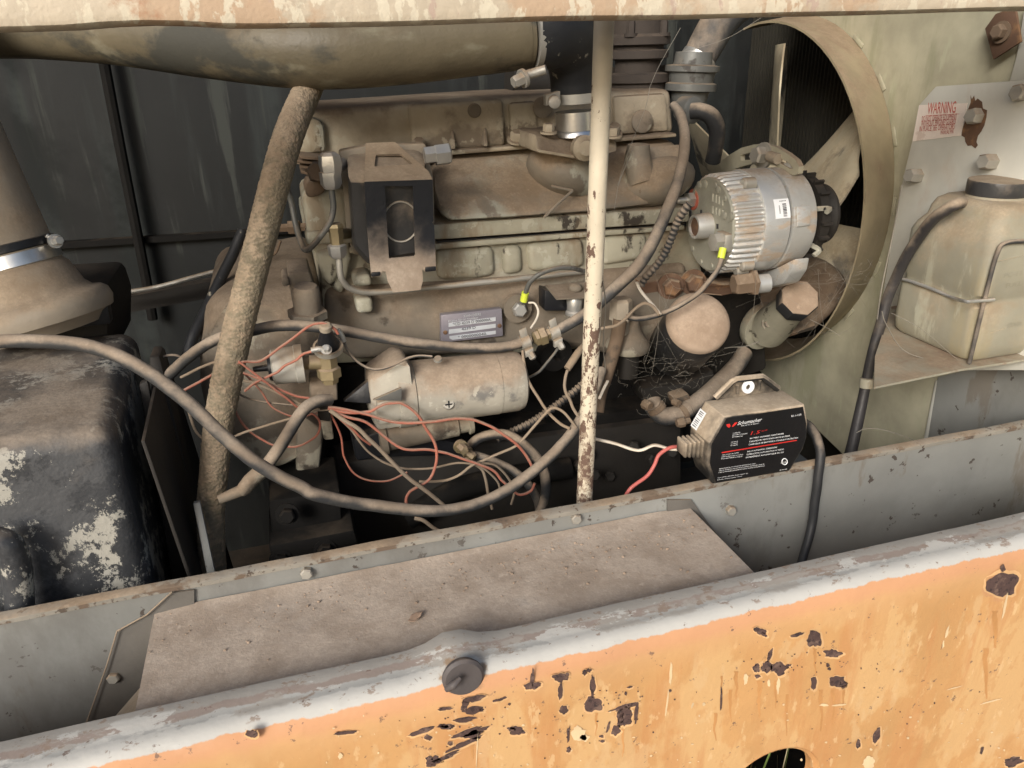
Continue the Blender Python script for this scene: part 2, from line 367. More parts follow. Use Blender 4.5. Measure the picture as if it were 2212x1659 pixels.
    def bolt(self, p, axis, r, h, washer=True):
        axis = Vector(axis).normalized()
        if washer: self.lathe(p, axis, [(0, r * 1.45), (h * .25, r * 1.45)], 16)
        self.lathe(Vector(p) + axis * (h * .2 if washer else 0), axis, [(0, r), (h * .75, r), (h * .9, r * .8)], 6)
        return self
    def mesh(self, name, base):
        me = bpy.data.meshes.new(name)
        bmesh.ops.remove_doubles(self.bm, verts=self.bm.verts, dist=1e-6)
        bmesh.ops.translate(self.bm, verts=self.bm.verts, vec=-Vector(base))
        self.bm.to_mesh(me); self.bm.free()
        if me.polygons:
            me.polygons.foreach_set("use_smooth", [True] * len(me.polygons))
            me.set_sharp_from_angle(angle=math.radians(38))
        return me

def tag(o, label, cat=None, group=None, kind=None):
    if label: o['label'] = label
    if cat: o['category'] = cat
    if group: o['group'] = group
    if kind: o['kind'] = kind
    return o
def thing(name, label, cat, base, group=None):
    o = bpy.data.objects.new(name, None); COL.objects.link(o)
    o.location = base; o.empty_display_size = .05
    return tag(o, label, cat, group)
def root_of(o):
    while o.parent: o = o.parent
    return o
def part(par, name, mb, m, label=None, kind=None):
    me = mb.mesh(name, root_of(par).location)
    me.materials.append(m)
    o = bpy.data.objects.new(name, me); COL.objects.link(o); o.parent = par
    return tag(o, label, None, None, kind)
def solo(name, mb, m, label, cat, group=None, kind=None):
    mb.bm.verts.ensure_lookup_table()
    n = len(mb.bm.verts); c = sum((v.co for v in mb.bm.verts), Vector()) / n
    base = Vector((c.x, c.y, min(v.co.z for v in mb.bm.verts)))
    me = mb.mesh(name, base); me.materials.append(m)
    o = bpy.data.objects.new(name, me); COL.objects.link(o); o.location = base
    return tag(o, label, cat, group, kind)
def text_mb(mb, s, p0, p1, n, size, up=None, italic=0.):
    """one line of flat print from p0 towards p1 on a surface with normal n; the width follows p0-p1"""
    cu = bpy.data.curves.new("print", 'FONT'); cu.body = s; cu.size = 1.0; cu.shear = italic; cu.resolution_u = 2
    ob = bpy.data.objects.new("print", cu); COL.objects.link(ob)
    bpy.context.view_layer.update()
    me = ob.to_mesh()
    xs = [v.co.x for v in me.vertices]
    if xs:
        wd = max(xs) - min(xs); x0 = min(xs)
        rt = (p1 - p0); ln = rt.length; rt = rt / ln; n = n.normalized(); upv = n.cross(rt).normalized()
        if up is not None and upv.dot(up) < 0: upv = -upv
        t = bmesh.new(); t.from_mesh(me)
        for v in t.verts:
            v.co = p0 + rt * ((v.co.x - x0) / wd * ln) + upv * (v.co.y * size) + n * .0006
        mb.take(t)
    ob.to_mesh_clear(); bpy.data.objects.remove(ob); bpy.data.curves.remove(cu)
    return mb
def strip_x(prof, x0, x1, n, fn=None, closed=True):
    rings = []
    for i in range(n + 1):
        x = x0 + (x1 - x0) * i / n
        rings.append([(fn(Vector((x, y, z))) if fn else Vector((x, y, z))) for y, z in prof])
    return MB().loft(rings)

# ================================================================== large structure
def holed(outer, hole, vec, bev=0):
    t = bmesh.new()
    for loop in [l for l in (outer, hole) if l]:
        vs = [t.verts.new(p) for p in loop]
        for i in range(len(vs)): t.edges.new((vs[i], vs[(i + 1) % len(vs)]))
    bmesh.ops.triangle_fill(t, use_beauty=True, use_dissolve=False, edges=t.edges[:])
    r = bmesh.ops.extrude_face_region(t, geom=t.faces[:])
    bmesh.ops.translate(t, verts=[g for g in r['geom'] if isinstance(g, bmesh.types.BMVert)], vec=Vector(vec))
    bmesh.ops.recalc_face_normals(t, faces=t.faces)
    return MB().take(t)
def circ3(a, b, c):                               # circle through three (u, v) points
    ax, ay = a; bx, by = b; cx, cy = c
    d = 2 * (ax * (by - cy) + bx * (cy - ay) + cx * (ay - by))
    ux = ((ax * ax + ay * ay) * (by - cy) + (bx * bx + by * by) * (cy - ay) + (cx * cx + cy * cy) * (ay - by)) / d
    uy = ((ax * ax + ay * ay) * (cx - bx) + (bx * bx + by * by) * (ax - cx) + (cx * cx + cy * cy) * (bx - ax)) / d
    return ux, uy, math.hypot(ax - ux, ay - uy)

# ground and grass
g = MB().face([(-60, -60, 0), (60, -60, 0), (60, 60, 0), (-60, 60, 0)])
solo("ground", g, m_ground, "bare dry soil under the machine", None, kind='structure')
YF = .495                                          # outer face of the side panel
hu, hv, hr = circ3(*[(P(x, y, YF).x, P(x, y, YF).z) for x, y in ((1610, 1659), (1707, 1616), (1767, 1653))])
gd = (P(1707, 1650, YF) - CAM).normalized()
g1, g2 = MB(), MB()
for i in range(900):
    tt = random.uniform(1.05, 2.1)
    if i < 700:
        c = CAM + gd * tt; bx, by = c.x + random.uniform(-.22, .22), c.y + random.uniform(-.14, .16)
    else: bx, by = random.uniform(-1.2, 1.8), random.uniform(-.6, .45)
    h = random.uniform(.10, .42) if i < 700 else random.uniform(.04, .12)
    a = random.uniform(0, 6.28); ln = random.uniform(.15, .55) * h; wd = random.uniform(.002, .0045)
    dx, dy = math.cos(a), math.sin(a); sx, sy = -dy * wd, dx * wd
    mb = g1 if random.random() < .72 else g2
    pr = None
    for k in range(4):
        f = k / 3; q = Vector((bx + dx * ln * f * f, by + dy * ln * f * f, h * (f - .12 * f * f)))
        ww = 1 - .9 * f
        cur = [mb.bm.verts.new(q + Vector((sx * ww, sy * ww, 0))), mb.bm.verts.new(q - Vector((sx * ww, sy * ww, 0)))]
        if pr: mb.bm.faces.new((pr[0], pr[1], cur[1], cur[0]))
        pr = cur
wx = hu
for i in range(46):
    bx, by = wx + random.uniform(-.09, .10), random.uniform(.57, .69)
    h = random.uniform(.55, .84); a = random.uniform(0, 6.28); ln = random.uniform(.01, .10); wd = random.uniform(.0018, .0038)
    dx, dy = math.cos(a), .35 * math.sin(a); sx, sy = wd, random.uniform(-.3, .3) * wd
    mb = g1 if i % 3 else g2; pr = None
    for k in range(9):
        f = k / 8; q = Vector((bx + dx * ln * f * f, by + dy * ln * f * f, h * (f - .06 * f * f))); ww = 1 - .9 * f ** 2
        cur = [mb.bm.verts.new(q + Vector((sx * ww, sy * ww, 0))), mb.bm.verts.new(q - Vector((sx * ww, sy * ww, 0)))]
        if pr: mb.bm.faces.new((pr[0], pr[1], cur[1], cur[0]))
        pr = cur
solo("grass", g1, m_grass, "green grass blades seen through the round hole", None, kind='stuff')
solo("dry_grass", g2, m_dry, "dry pale grass stalks among the green blades", None, kind='stuff')

# outer side panel
sp = thing("side_panel", "faded orange side panel with chipped paint, round hole and white banded rolled rim", "side panel", (.2, .5, .25))
def bulge(v):
    b = math.exp(-((v.x - .088) / .022) ** 2)
    k = max(0, min(1, (v.y - .505) / .02))
    wv = .0010 * noise.noise(Vector((v.x * 4, 0, 1))) + .00025 * noise.noise(Vector((v.x * 40, v.y * 30, v.z * 30)))
    return Vector((v.x, v.y + wv + .004 * b * k, v.z + .010 * b * k + wv * k))
prof = [(.548, .97), (.5485, .994), (.546, .999), (.540, 1.0), (.530, 1.0), (.524, .9985), (.518, .9985), (.511, .999), (.505, .996), (.500, .990), (.4965, .981), (.495, .970), (.495, .940),
        (.498, .940), (.498, .970), (.500, .980), (.505, .990), (.512, .995), (.530, .996), (.542, .995), (.545, .97)]
part(sp, "rolled_edge", strip_x(prof, -1.0, 1.7, 160, bulge), m_roll)
hole = [Vector((hu + hr * math.cos(2 * math.pi * i / 48), YF, hv + hr * math.sin(2 * math.pi * i / 48))) for i in range(48)]
part(sp, "panel_face", holed([Vector(p) for p in ((-1.0, YF, .25), (1.7, YF, .25), (1.7, YF, .94), (-1.0, YF, .94))], hole, (0, .003, 0)), m_roll)
ring = MB()
for i in range(48):
    a0, a1 = 2 * math.pi * i / 48, 2 * math.pi * (i + 1) / 48
    q = [Vector((hu + (hr + dr) * math.cos(a), YF + dy, hv + (hr + dr) * math.sin(a))) for a in (a0, a1) for dr, dy in ((.0012, -.0006), (-.004, .004), (-.005, .016))]
    for k in (0, 1): ring.bm.faces.new([ring.bm.verts.new(c) for c in (q[k], q[k + 1], q[k + 4], q[k + 3])])
part(sp, "hole_flange", ring, m_org)
def blob(mb, px, py, rx, ry, rot, seed, jag=.45, n=26, Y=YF):
    pts = []
    for i in range(n):
        a = 2 * math.pi * i / n
        k = 1 + jag * noise.noise(Vector((math.cos(a) * 1.6, math.sin(a) * 1.6, seed * 3.7))) + jag * .5 * noise.noise(Vector((math.cos(a) * 4, math.sin(a) * 4, seed * 1.7)))
        x, y = rx * k * math.cos(a), ry * k * math.sin(a)
        c, s_ = math.cos(rot), math.sin(rot)
        pts.append(P(px + x * c - y * s_, py + x * s_ + y * c, Y) + Vector((0, -.0007, 0)))
    mb.face(pts)
chips = [(1020, 1509, 26, 7, -.25), (1003, 1524, 7, 12, .2), (960, 1530, 16, 4, -.1), (1022, 1533, 22, 7, -.15), (1002, 1553, 25, 5, -.1), (1070, 1512, 9, 2.5, -.3), (965, 1568, 18, 6, 0), (958, 1567, 10, 5, .2),
         (910, 1578, 27, 5.5, -.32), (924, 1592, 9, 6, .2), (1015, 1580, 40, 7, -.3), (1022, 1586, 22, 9, -.2), (972, 1604, 6, 5, 0), (1000, 1606, 38, 5, -.42), (935, 1642, 18, 15, -.3), (962, 1634, 34, 5, -.42),
         (743, 1582, 28, 4, -.1), (1115, 1577, 17, 9, .1), (1105, 1574, 10, 4, .1), (1150, 1480, 16, 9, -.1), (1210, 1463, 16, 10, 0), (1210, 1492, 5, 17, .05), (1225, 1456, 5, 4, 0), (1217, 1532, 9, 9, .3), (1280, 1480, 6, 27, .02), (1282, 1522, 19, 16, .1),
         (1262, 1452, 5, 6, 0), (1271, 1447, 5, 4, 0), (1347, 1527, 32, 5, -.28), (1340, 1548, 8, 17, .15), (1352, 1548, 14, 22, .3), (1330, 1577, 9, 10, .3), (1374, 1538, 4, 22, .12), (1313, 1570, 3, 12, .3), (1227, 1585, 3.5, 19, .05), (1228, 1618, 5, 7, .2),
         (1299, 1590, 5, 3, .2), (1301, 1600, 5, 3, -.2), (1640, 1362, 14, 7, .25), (1650, 1370, 7, 4, .6), (1722, 1370, 14, 4, -.25), (1757, 1382, 15, 17, .2), (1797, 1410, 20, 8, .1), (1662, 1415, 5, 14, .35), (1654, 1441, 14, 11, -.5), (1634, 1442, 7, 10, .2), (1682, 1443, 16, 13, .3), (1701, 1437, 8, 3, -.25),
         (1635, 1460, 6, 4, 0), (1787, 1436, 4, 4, 0), (1791, 1444, 4, 3, 0), (1757, 1473, 6, 13, .1), (1808, 1472, 18, 12, .1), (1820, 1478, 8, 7, 0), (1893, 1588, 7, 17, .25), (1853, 1606, 5, 9, .1), (1557, 1508, 2.2, 30, .02), (1150, 1462, 4, 20, .1), (2188, 1645, 22, 12, -.2), (2120, 1620, 3, 10, .3), (1360, 1483, 6, 2.5, -.2), (1351, 1497, 3, 4, 0), (1447, 1491, 3, 3, 0), (1100, 1520, 3, 3, 0), (1085, 1508, 9, 3, -.5), (545, 1583, 13, 8, .1)]
cm, lm = MB(), MB()
rm_ = MB()
for i, c in enumerate(chips):
    blob(cm, *c, i + 1)
    if c[2] > 4: blob(rm_, c[0] + 1, c[1] + 1.2, c[2] * 1.10 + 1.8, c[3] * 1.12 + 1.8, c[4], i + 1, Y=YF + .0004)
blob(rm_, 2164, 1260, 39, 33, -.2, 77, .3, Y=YF + .0004)
part(sp, "chip_edge", rm_, m_ringchip, kind='stuff')

for i in range(120):
    ax, ay, sd = random.choice(((1000, 1560, 60), (1000, 1540, 45), (1320, 1510, 60), (1680, 1430, 60), (1800, 1420, 60), (1950, 1500, 160), (1250, 1560, 90)))
    blob(cm, random.gauss(ax, sd), ay + abs(random.gauss(0, sd * .5)) - 20, random.uniform(.8, 2.4), random.uniform(.8, 2.2), 0, i + 90, n=8)
for i, c in enumerate([(1250, 1585, 16, 16, .2), (1263, 1592, 10, 8, 0), (1448, 1455, 3, 22, .06), (1440, 1520, 2, 30, .12), (1610, 1466, 5, 12, .1), (1680, 1480, 4, 16, .05), (1660, 1475, 3, 8, 0), (1780, 1522, 10, 2.5, 0), (1812, 1522, 14, 2, -.1), (1875, 1645, 14, 14, .1), (2045, 1365, 2.5, 14, .25), (2037, 1390, 2, 9, .1),
                       (1520, 1520, 3, 4, 0), (1495, 1522, 2, 7, .3), (2170, 1308, 3, 26, .2), (2140, 1514, 24, 1.6, -.25), (2060, 1485, 18, 1.2, -.25), (735, 1632, 5, 7, 0), (1030, 1620, 1.2, 40, .06)]):
    blob(lm, *c, i + 300)
for i in range(70):
    blob(lm, random.uniform(700, 2200), random.uniform(1520, 1650), random.uniform(.8, 3.5), random.uniform(.8, 3), 0, i + 400, n=8)
dm_ = MB()
for i, (x, y, wd_, ln_) in enumerate(((1590, 1450, 6, 60), (1578, 1490, 5, 70), (1640, 1470, 7, 80), (1676, 1470, 4, 60), (1760, 1400, 5, 60), (1775, 1490, 6, 90), (1800, 1490, 4, 80), (1822, 1485, 4, 55), (1700, 1500, 4, 90), (2150, 1320, 9, 80), (2130, 1400, 8, 110), (1545, 1540, 5, 60), (1288, 1540, 4, 50), (1020, 1610, 5, 30), (1345, 1575, 4, 60), (1560, 1460, 3, 40))):
    pts = []
    for k in range(15):
        f = k / 14; pts.append((x + 4 * noise.noise(Vector((i * 3.1, f * 2.5, 0))) + wd_ * (1 - .75 * f) * (.8 + .6 * noise.noise(Vector((i, f * 6, 5)))), y + ln_ * f))
    for k in range(14, -1, -1):
        f = k / 14; pts.append((x + 4 * noise.noise(Vector((i * 3.1, f * 2.5, 0))) - wd_ * (1 - .75 * f) * (.8 + .6 * noise.noise(Vector((i, f * 6, 15)))), y + ln_ * f))
    dm_.face([P(a, b, YF - .0002) for a, b in pts])
part(sp, "rust_drip", dm_, m_drip, kind='stuff')
part(sp, "rust_chip", cm, m_chip, kind='stuff')
part(sp, "pale_scratch", lm, m_palechip, kind='stuff')
bm_ = MB(); blob(bm_, 2164, 1262, 34, 26, -.2, 77, .3); blob(bm_, 2165, 1228, 5, 9, 0, 78)
part(sp, "corroded_patch", bm_, m_chip)
pc = P(1004, 1474, .4945)
rp = MB().lathe(pc + Vector((0, .004, 0)), (-.03, -1, .10), [(-.008, .0165), (-.004, .0185), (-.002, .0185), (.0005, .016), (.0005, .009), (-.0005, 0.002)], 28, up=(1, 0, .3))
rp.tube([pc + Vector((-.0165, -.002, -.001)), pc + Vector((-.011, -.005, .005)), pc + Vector((-.004, -.003, .009))], [.0025, .0036, .0018], 10)
part(sp, "rubber_plug", rp, m_rubplug)

# inner rail, lid, rod
rail = thing("inner_rail", "grey painted inner rail with a rusty top edge and bolts", "rail", (.2, .714, .55))
part(rail, "rail_plate", MB().box((-1.1, .7125, .55), (1.6, .716, .996)), m_galv)
part(rail, "rusty_rim", strip_x([(.7085, .9945), (.7085, .9995), (.711, 1.001), (.7205, 1.001), (.7205, .9945)], -1.1, 1.6, 120, lambda v: v + Vector((0, .0012 * noise.noise(v * 14), .0014 * noise.noise(Vector((v.x * 11, 1, 0)))))), m_rim)
for px, py in ((663, 1234), (1243, 1117), (248, 1458), (1576, 1100)):
    p = P(px, py, .7125); part(rail, "bolt", MB().bolt(p, (-.1, -1, .1), .0066, .009, False), m_zincd)
part(rail, "bracket_plate", MB().ext([P(x, y, .7115) for x, y in ((175, 1590), (230, 1439), (253, 1363), (317, 1326), (372, 1278), (420, 1272), (420, 1600))], (0, -.0025, 0)), m_brkt)
part(rail, "bracket_plate", MB().ext([P(x, y, .7115) for x, y in ((1440, 1078), (1492, 1078), (1530, 1130), (1570, 1180), (1650, 1260), (1440, 1260))], (0, -.0025, 0)), m_brkt)
wl = MB().tube([P(x, y, .705) for x, y in ((183, 1573), (230, 1439), (253, 1363), (317, 1328), (372, 1278))], .0008, 6, smooth=False)
part(rail, "bracket_edge_line", wl, m_tan)  # pale line added along the edge of the bracket plate

lid = thing("box_lid", "flat box lid deep in tan dust between the grey rail and the orange panel", "lid", (.1, .63, .8))
zl = .971
bl, br = P(333, 1319, .7115).x, P(1490, 1092, .7115).x
fl, fr = PZ(310, 1549, zl).x - .008, PZ(1637, 1243, zl).x
t = bmesh.new(); nx, ny = 110, 26; vv = []
for j in range(ny + 1):
    f = j / ny; row = []
    for i in range(nx + 1):
        e = i / nx
        x = (bl + (br - bl) * e) * (1 - f) + (fl + (fr - fl) * e) * f; y = .7105 + (.5535 - .7105) * f
        edge = min(1, e * 14, (1 - e) * 14)
        z = zl + .0035 * math.exp(-f * 9) * edge + edge * (.0008 * noise.noise(Vector((x * 18, y * 18, 0))) + .0004 * noise.noise(Vector((x * 60, y * 60, 3))) + .00025 * noise.noise(Vector((x * 190, y * 190, 5))))
        row.append(t.verts.new((x, y, z)))
    vv.append(row)
for j in range(ny):
    for i in range(nx): t.faces.new((vv[j][i], vv[j + 1][i], vv[j + 1][i + 1], vv[j][i + 1]))
part(lid, "lid_top", MB().take(t), m_lid)
sd = MB().loft([[Vector((bl, .7105, zl - .0025)), Vector((br, .7105, zl - .0025)), Vector((fr, .5535, zl - .0025)), Vector((fl, .5535, zl - .0025))],
                [Vector((bl - .012, .7105, .90)), Vector((br + .0, .7105, .90)), Vector((fr + .0, .5535, .90)), Vector((fl - .10, .5535, .90))]])
part(lid, "lid_side", sd, m_lidside)
cr_m = MB()
for i in range(330):
    f = min(.95, abs(random.gauss(0, .30)) + .015); e = random.betavariate(2.2, 1.3) if i % 3 else random.random()
    x = (bl + (br - bl) * e) * (1 - f) + (fl + (fr - fl) * e) * f; y = .7105 + (.5535 - .7105) * f
    s_ = random.choice((.0004, .0006, .0008, .0008, .0014))
    t = bmesh.new(); bmesh.ops.create_icosphere(t, subdivisions=1, radius=1)
    for v in t.verts: v.co = Vector((x, y, zl + .0012)) + Vector((v.co.x * s_ * 1.3, v.co.y * s_, v.co.z * s_ * .8)) * (1 + .5 * noise.noise(v.co * 2 + Vector((i, 0, 0))))
    cr_m.take(t)
part(lid, "dust_crumb", cr_m, m_dustdisc, kind='stuff')
lf = MB(); p = PZ(898, 1333, zl + .004)
t = bmesh.new(); bmesh.ops.create_grid(t, x_segments=5, y_segments=3, size=1)
for v in t.verts:
    v.co = p + Vector((v.co.x * .0055 + .003 * v.co.y, v.co.y * .0065 * (1 - .4 * abs(v.co.x)), .001 * v.co.x * v.co.x + .001 * math.sin(v.co.y * 3)))
r_ = bmesh.ops.extrude_face_region(t, geom=t.faces[:]); bmesh.ops.translate(t, verts=[q for q in r_['geom'] if isinstance(q, bmesh.types.BMVert)], vec=(0, 0, .0006))
solo("dry_leaf", lf.take(t), m_leaf, "small curled brown dry leaf lying on the dusty lid", "leaf")

rod = MB().tube([P(1307, -10, .76), P(1285, 560, .76), P(1261, 1118, .76)], .0099, 24, smooth=False)
solo("prop_rod", rod, m_pole, "upright cream painted steel rod with flaking rust in front of the engine", "rod")

# hood
hood = thing("hood", "raised hood with a peeling cream painted front lip across the top", "hood", (.2, .62, 1.513))
def dent(v):
    e = math.exp(-((v.x + .07) / .035) ** 2)
    return v + Vector((0, 0, .004 * e * (v.z < 1.55) + .0012 * noise.noise(Vector((v.x * 7, 0, 4))) + (.0015 if v.x < -.1 else 0)))
hp = [(.622, 1.625), (.618, 1.57), (.615, 1.532), (.611, 1.5215), (.612, 1.516), (.616, 1.513), (.665, 1.5135), (.665, 1.5165), (.620, 1.517), (.618, 1.523), (.622, 1.57), (.627, 1.620), (.66, 1.621), (.66, 1.625)]
part(hood, "hood_lip", strip_x(hp, -1.2, 1.8, 120, dent), m_hood)
part(hood, "hood_shade_panel", strip_x([(1.775, 1.645), (1.775, 1.675), (1.0, 2.25), (.985, 2.225)], -1.5, 1.8, 2), m_hood_shade)  # unseen panel, added and tilted to keep sky light out of the bay

# bay shell
bw = thing("rear_wall", "black streaked rear wall of the engine bay", "wall", (0, 1.75, .3))
part(bw, "wall_sheet", MB().box((-1.6, 1.75, .3), (1.12, 1.77, 1.655)), m_wall)
part(bw, "wall_rib", MB().ptube([(222, 120), (262, 330), (315, 600), (330, 690)], 1.72, 11, seg=8), m_matte)
for y0, y1, Yw in ((527, 492, 1.73),):
    part(bw, "wall_rail", MB().ext([P(90, y0, Yw), P(640, y1, Yw), P(640, y1 + 12, Yw), P(90, y0 + 13, Yw)], (0, .02, 0)), m_matte)
part(bw, "cross_bar", MB().ptube([(212, 637), (330, 622), (470, 585), (660, 545)], 1.45, 5, seg=8), m_zincd)
part(bw, "cross_channel", MB().ext([P(200, 655, 1.5), P(470, 605, 1.5), P(640, 570, 1.5), P(640, 610, 1.5), P(200, 690, 1.5)], (0, .03, 0)), m_dark)
solo("bay_floor", MB().box((-1.6, .7205, .30), (1.12, 1.75, .34)), m_floor, "dirty dark floor plate under the engine", "floor plate")
solo("shade_bulkhead", MB().box((-1.63, .72, .30), (-1.6, 1.75, 1.65)), m_wall, "black bulkhead, added unseen at the left end to darken the bay", "bulkhead")  # out of view, added to shut light out of the bay

# shroud on the right with its ring
XS = 1.0
shr = thing("fan_shroud", "olive sheet fan shroud with a dusty round ring at the right end", "fan shroud", (XS, 1.2, .7))
cy_, cz_, cr_ = 1.430, 1.205, .3265
out = [PX(x, y, XS) for x, y in ((1640, 800), (1757, 919), (1830, 990), (1900, 1060))]
out = [Vector((XS, 1.9, .62)), Vector((XS, 1.9, 1.655)), Vector((XS, .60, 1.655)), Vector((XS, .60, .70)), Vector((XS, out[3].y, .70)), out[2], out[1], Vector((XS, out[0].y, min(out[0].z, cz_ - cr_ - .012)))]
arc = [Vector((XS, cy_ + cr_ * math.cos(math.radians(a)), cz_ + cr_ * math.sin(math.radians(a)))) for a in range(80, 271, 3)]
part(shr, "shroud_sheet", holed([Vector((XS, arc[0].y, 1.655))] + arc + list(reversed(out[1:-1][1:])) if False else [Vector((XS, .60, 1.655)), Vector((XS, arc[0].y, 1.655))] + arc + [out[7], out[6], out[5], out[4], out[3]], None, (.003, 0, 0)), m_olive)
rg = MB(); nn = 72
for i in range(nn):
    if math.cos(2 * math.pi * (i + .5) / nn) > .28: continue          # far side cut away, standing in for the shade that hides it
    a0, a1 = 2 * math.pi * i / nn, 2 * math.pi * (i + 1) / nn
    sec = []
    for a in (a0, a1):
        off = .0035
        for xx, rr in ((XS - .001, cr_ + .001), (XS - .10, cr_ + .003), (XS - .10, cr_ - .001), (XS - .001, cr_ - .003)):
            yc = cy_ - .051 * (XS - xx) / .1; zc = cz_ - .012 * (XS - xx) / .1
            sec.append(Vector((xx, yc + rr * math.cos(a), zc + rr * math.sin(a))))
    for k in range(4):
        kk = (k + 1) % 4
        rg.bm.faces.new([rg.bm.verts.new(c) for c in (sec[k], sec[kk], sec[4 + kk], sec[4 + k])])
bmesh.ops.remove_doubles(rg.bm, verts=rg.bm.verts, dist=1e-5)
bmesh.ops.recalc_face_normals(rg.bm, faces=rg.bm.faces)
part(shr, "shroud_ring", rg, m_ring)
for a in (118, 135, 152, 172, 192, 212):
    th = math.radians(a + 5); u = Vector((0, math.cos(th), math.sin(th))); v = Vector((0, -math.sin(th), math.cos(th)))
    c = Vector((XS - .0015, cy_, cz_)) + u * (cr_ + .006)
    part(shr, "weld_tab", MB().obox(c, Vector((.0012, 0, 0)), u * .004, v * .016, .001), m_olive)
part(shr, "seam_strip", MB().ext([PX(x, y, XS - .003) for x, y in ((2020, 822), (2029, 820), (2003, 960), (1993, 960))], (.003, 0, 0), .001), m_guard)
part(shr, "seam_sheet", MB().ext([PX(x, y, XS - .0035) for x, y in ((2026, 815), (2260, 760), (2260, 960), (2000, 975))], (.002, 0, 0)), m_galv)
part(shr, "corner_plate", MB().ext([PX(x, y, XS - .02) for x, y in ((2127, 62), (2150, 30), (2192, 14), (2205, 90), (2145, 129))], (.004, 0, 0), .001), m_rust)
part(shr, "corner_bolt", MB().bolt(PX(2165, 70, XS - .02), (-1, -.1, .1), .010, .013), m_rustd)
part(shr, "edge_flange", MB().ext([PX(x, y, XS - .006) for x, y in ((2212, 20), (2260, 20), (2260, 172), (2180, 176), (2196, 120))], (.005, 0, 0), .001), m_guard)

# radiator and fan beyond the ring
radi = thing("radiator", "dark finned radiator core behind the fan", "radiator", (1.12, 1.4, .8))
part(radi, "core_sheet", MB().box((1.125, .70, .55), (1.15, 1.9, 1.655)), m_fin)
fm = MB()
for i in range(78):
    y = .98 + i * .0118
    fm.box((1.10, y, .75), (1.1245, y + .0035, 1.65))
part(radi, "cooling_fin", fm, m_fin, kind='stuff')
fan = thing("radiator_fan", "dusty pale metal fan with broad blades inside the round ring", "fan", (1.0, 1.40, 1.2))
FC = Vector((.945, 1.385, 1.19))
part(fan, "fan_hub", MB().lathe(FC + Vector((-.06, 0, 0)), (1, 0, 0), [(0, .05), (.01, .06), (.05, .06), (.055, .09), (.062, .09)], 28), m_fan)
for k in range(5):
    th = math.radians(86)
    if k == 1: th = math.radians(152)
    elif k > 1: th = math.radians(152 + 70 * (k - 1))
    u = Vector((0, math.cos(th), math.sin(th))); tq = Vector((0, -math.sin(th), math.cos(th)))
    pit = math.radians(36)
    cv = tq * math.cos(pit) + Vector((-1, 0, 0)) * math.sin(pit)
    nv = u.cross(cv)
    t = bmesh.new(); rows = []
    for i in range(17):
        f = i / 16; r = .085 + (.205 if k < 2 else .175) * f; wd = .058 + .105 * min(1, f * 1.7)
        if f > .5: wd *= math.sqrt(max(.12, 1 - .88 * ((f - .5) / .5) ** 2.2))
        rows.append([t.verts.new(FC + u * r + cv * (wd * s) + nv * (.018 * (s * s - .4))) for s in (-1, -.6, -.2, .2, .6, 1)])
    for a, b in zip(rows, rows[1:]):
        for i in range(5): t.faces.new((a[i], a[i + 1], b[i + 1], b[i]))
    r_ = bmesh.ops.extrude_face_region(t, geom=t.faces[:]); bmesh.ops.translate(t, verts=[q for q in r_['geom'] if isinstance(q, bmesh.types.BMVert)], vec=nv * .003)
    bmesh.ops.recalc_face_normals(t, faces=t.faces)
    part(fan, "fan_blade", MB().take(t), m_fan)

# guard plate with the warning sticker
XG = .955
gp = thing("guard_plate", "pale grey guard plate carrying a faded red warning sticker", "guard plate", (XG, .95, 1.0))
part(gp, "plate", MB().ext([PX(x, y, XG) for x, y in ((2021, 187), (2290, 168), (2290, 800), (1880, 800), (1921, 547), (1951, 383), (1971, 300), (1985, 227))], (.004, 0, 0), .0012), m_guard)
nG = Vector((-1, 0, 0))
part(gp, "sticker", MB().ext([PX(*zW(x, y), XG - .0008) for x, y in ((195, 378), (826, 350), (740, 776), (108, 852))], (.0006, 0, 0)), m_stick)
tm = MB()
for s, x0, y0, x1, y1, sz in (("WARNING", 305, 492, 672, 478, .0235), ("DO NOT OPERATE EQUIPMENT", 235, 592, 690, 562, .0115), ("WITHOUT ENGINE GUARD", 225, 655, 675, 625, .0115), ("IN PLACE. SEE OPERATORS", 205, 722, 660, 692, .0115), ("MANUAL P/N", 480, 762, 645, 748, .0085)):
    text_mb(tm, s, PX(*zW(x0, y0), XG - .0012), PX(*zW(x1, y1), XG - .0012), nG, sz, Vector((0, 0, 1)))
tm.ext([PX(*zW(x, y), XG - .0013) for x, y in ((280, 512), (720, 490), (720, 494), (280, 516))], (.0003, 0, 0))
part(gp, "lettering", tm, m_redprint)
rb = MB(); rb.face([PX(*zW(x, y), XG - .0006) for x, y in ((868, 245), (885, 300), (915, 250), (930, 320), (960, 290), (1020, 335), (1030, 420), (1085, 445), (1075, 540), (1050, 640), (1010, 720), (965, 780), (945, 860), (965, 900), (930, 945), (880, 905), (830, 910), (800, 860), (790, 800), (748, 775), (760, 700), (790, 600), (800, 520), (840, 420), (870, 340))])
part(gp, "rust_stain", rb, m_rust)
for x, y, h in ((965, 525, .020), (190, 1300, .026), (1160, 1120, .026), (1545, 220, .016)):
    part(gp, "bolt", MB().bolt(PX(*zW(x, y), XG), (-1, -.15, .1), .0115, h, False), m_zincd)

# ================================================================== engine
en = thing("engine", "big dusty diesel engine filling the middle of the bay", "engine", (.3, 1.2, .60))
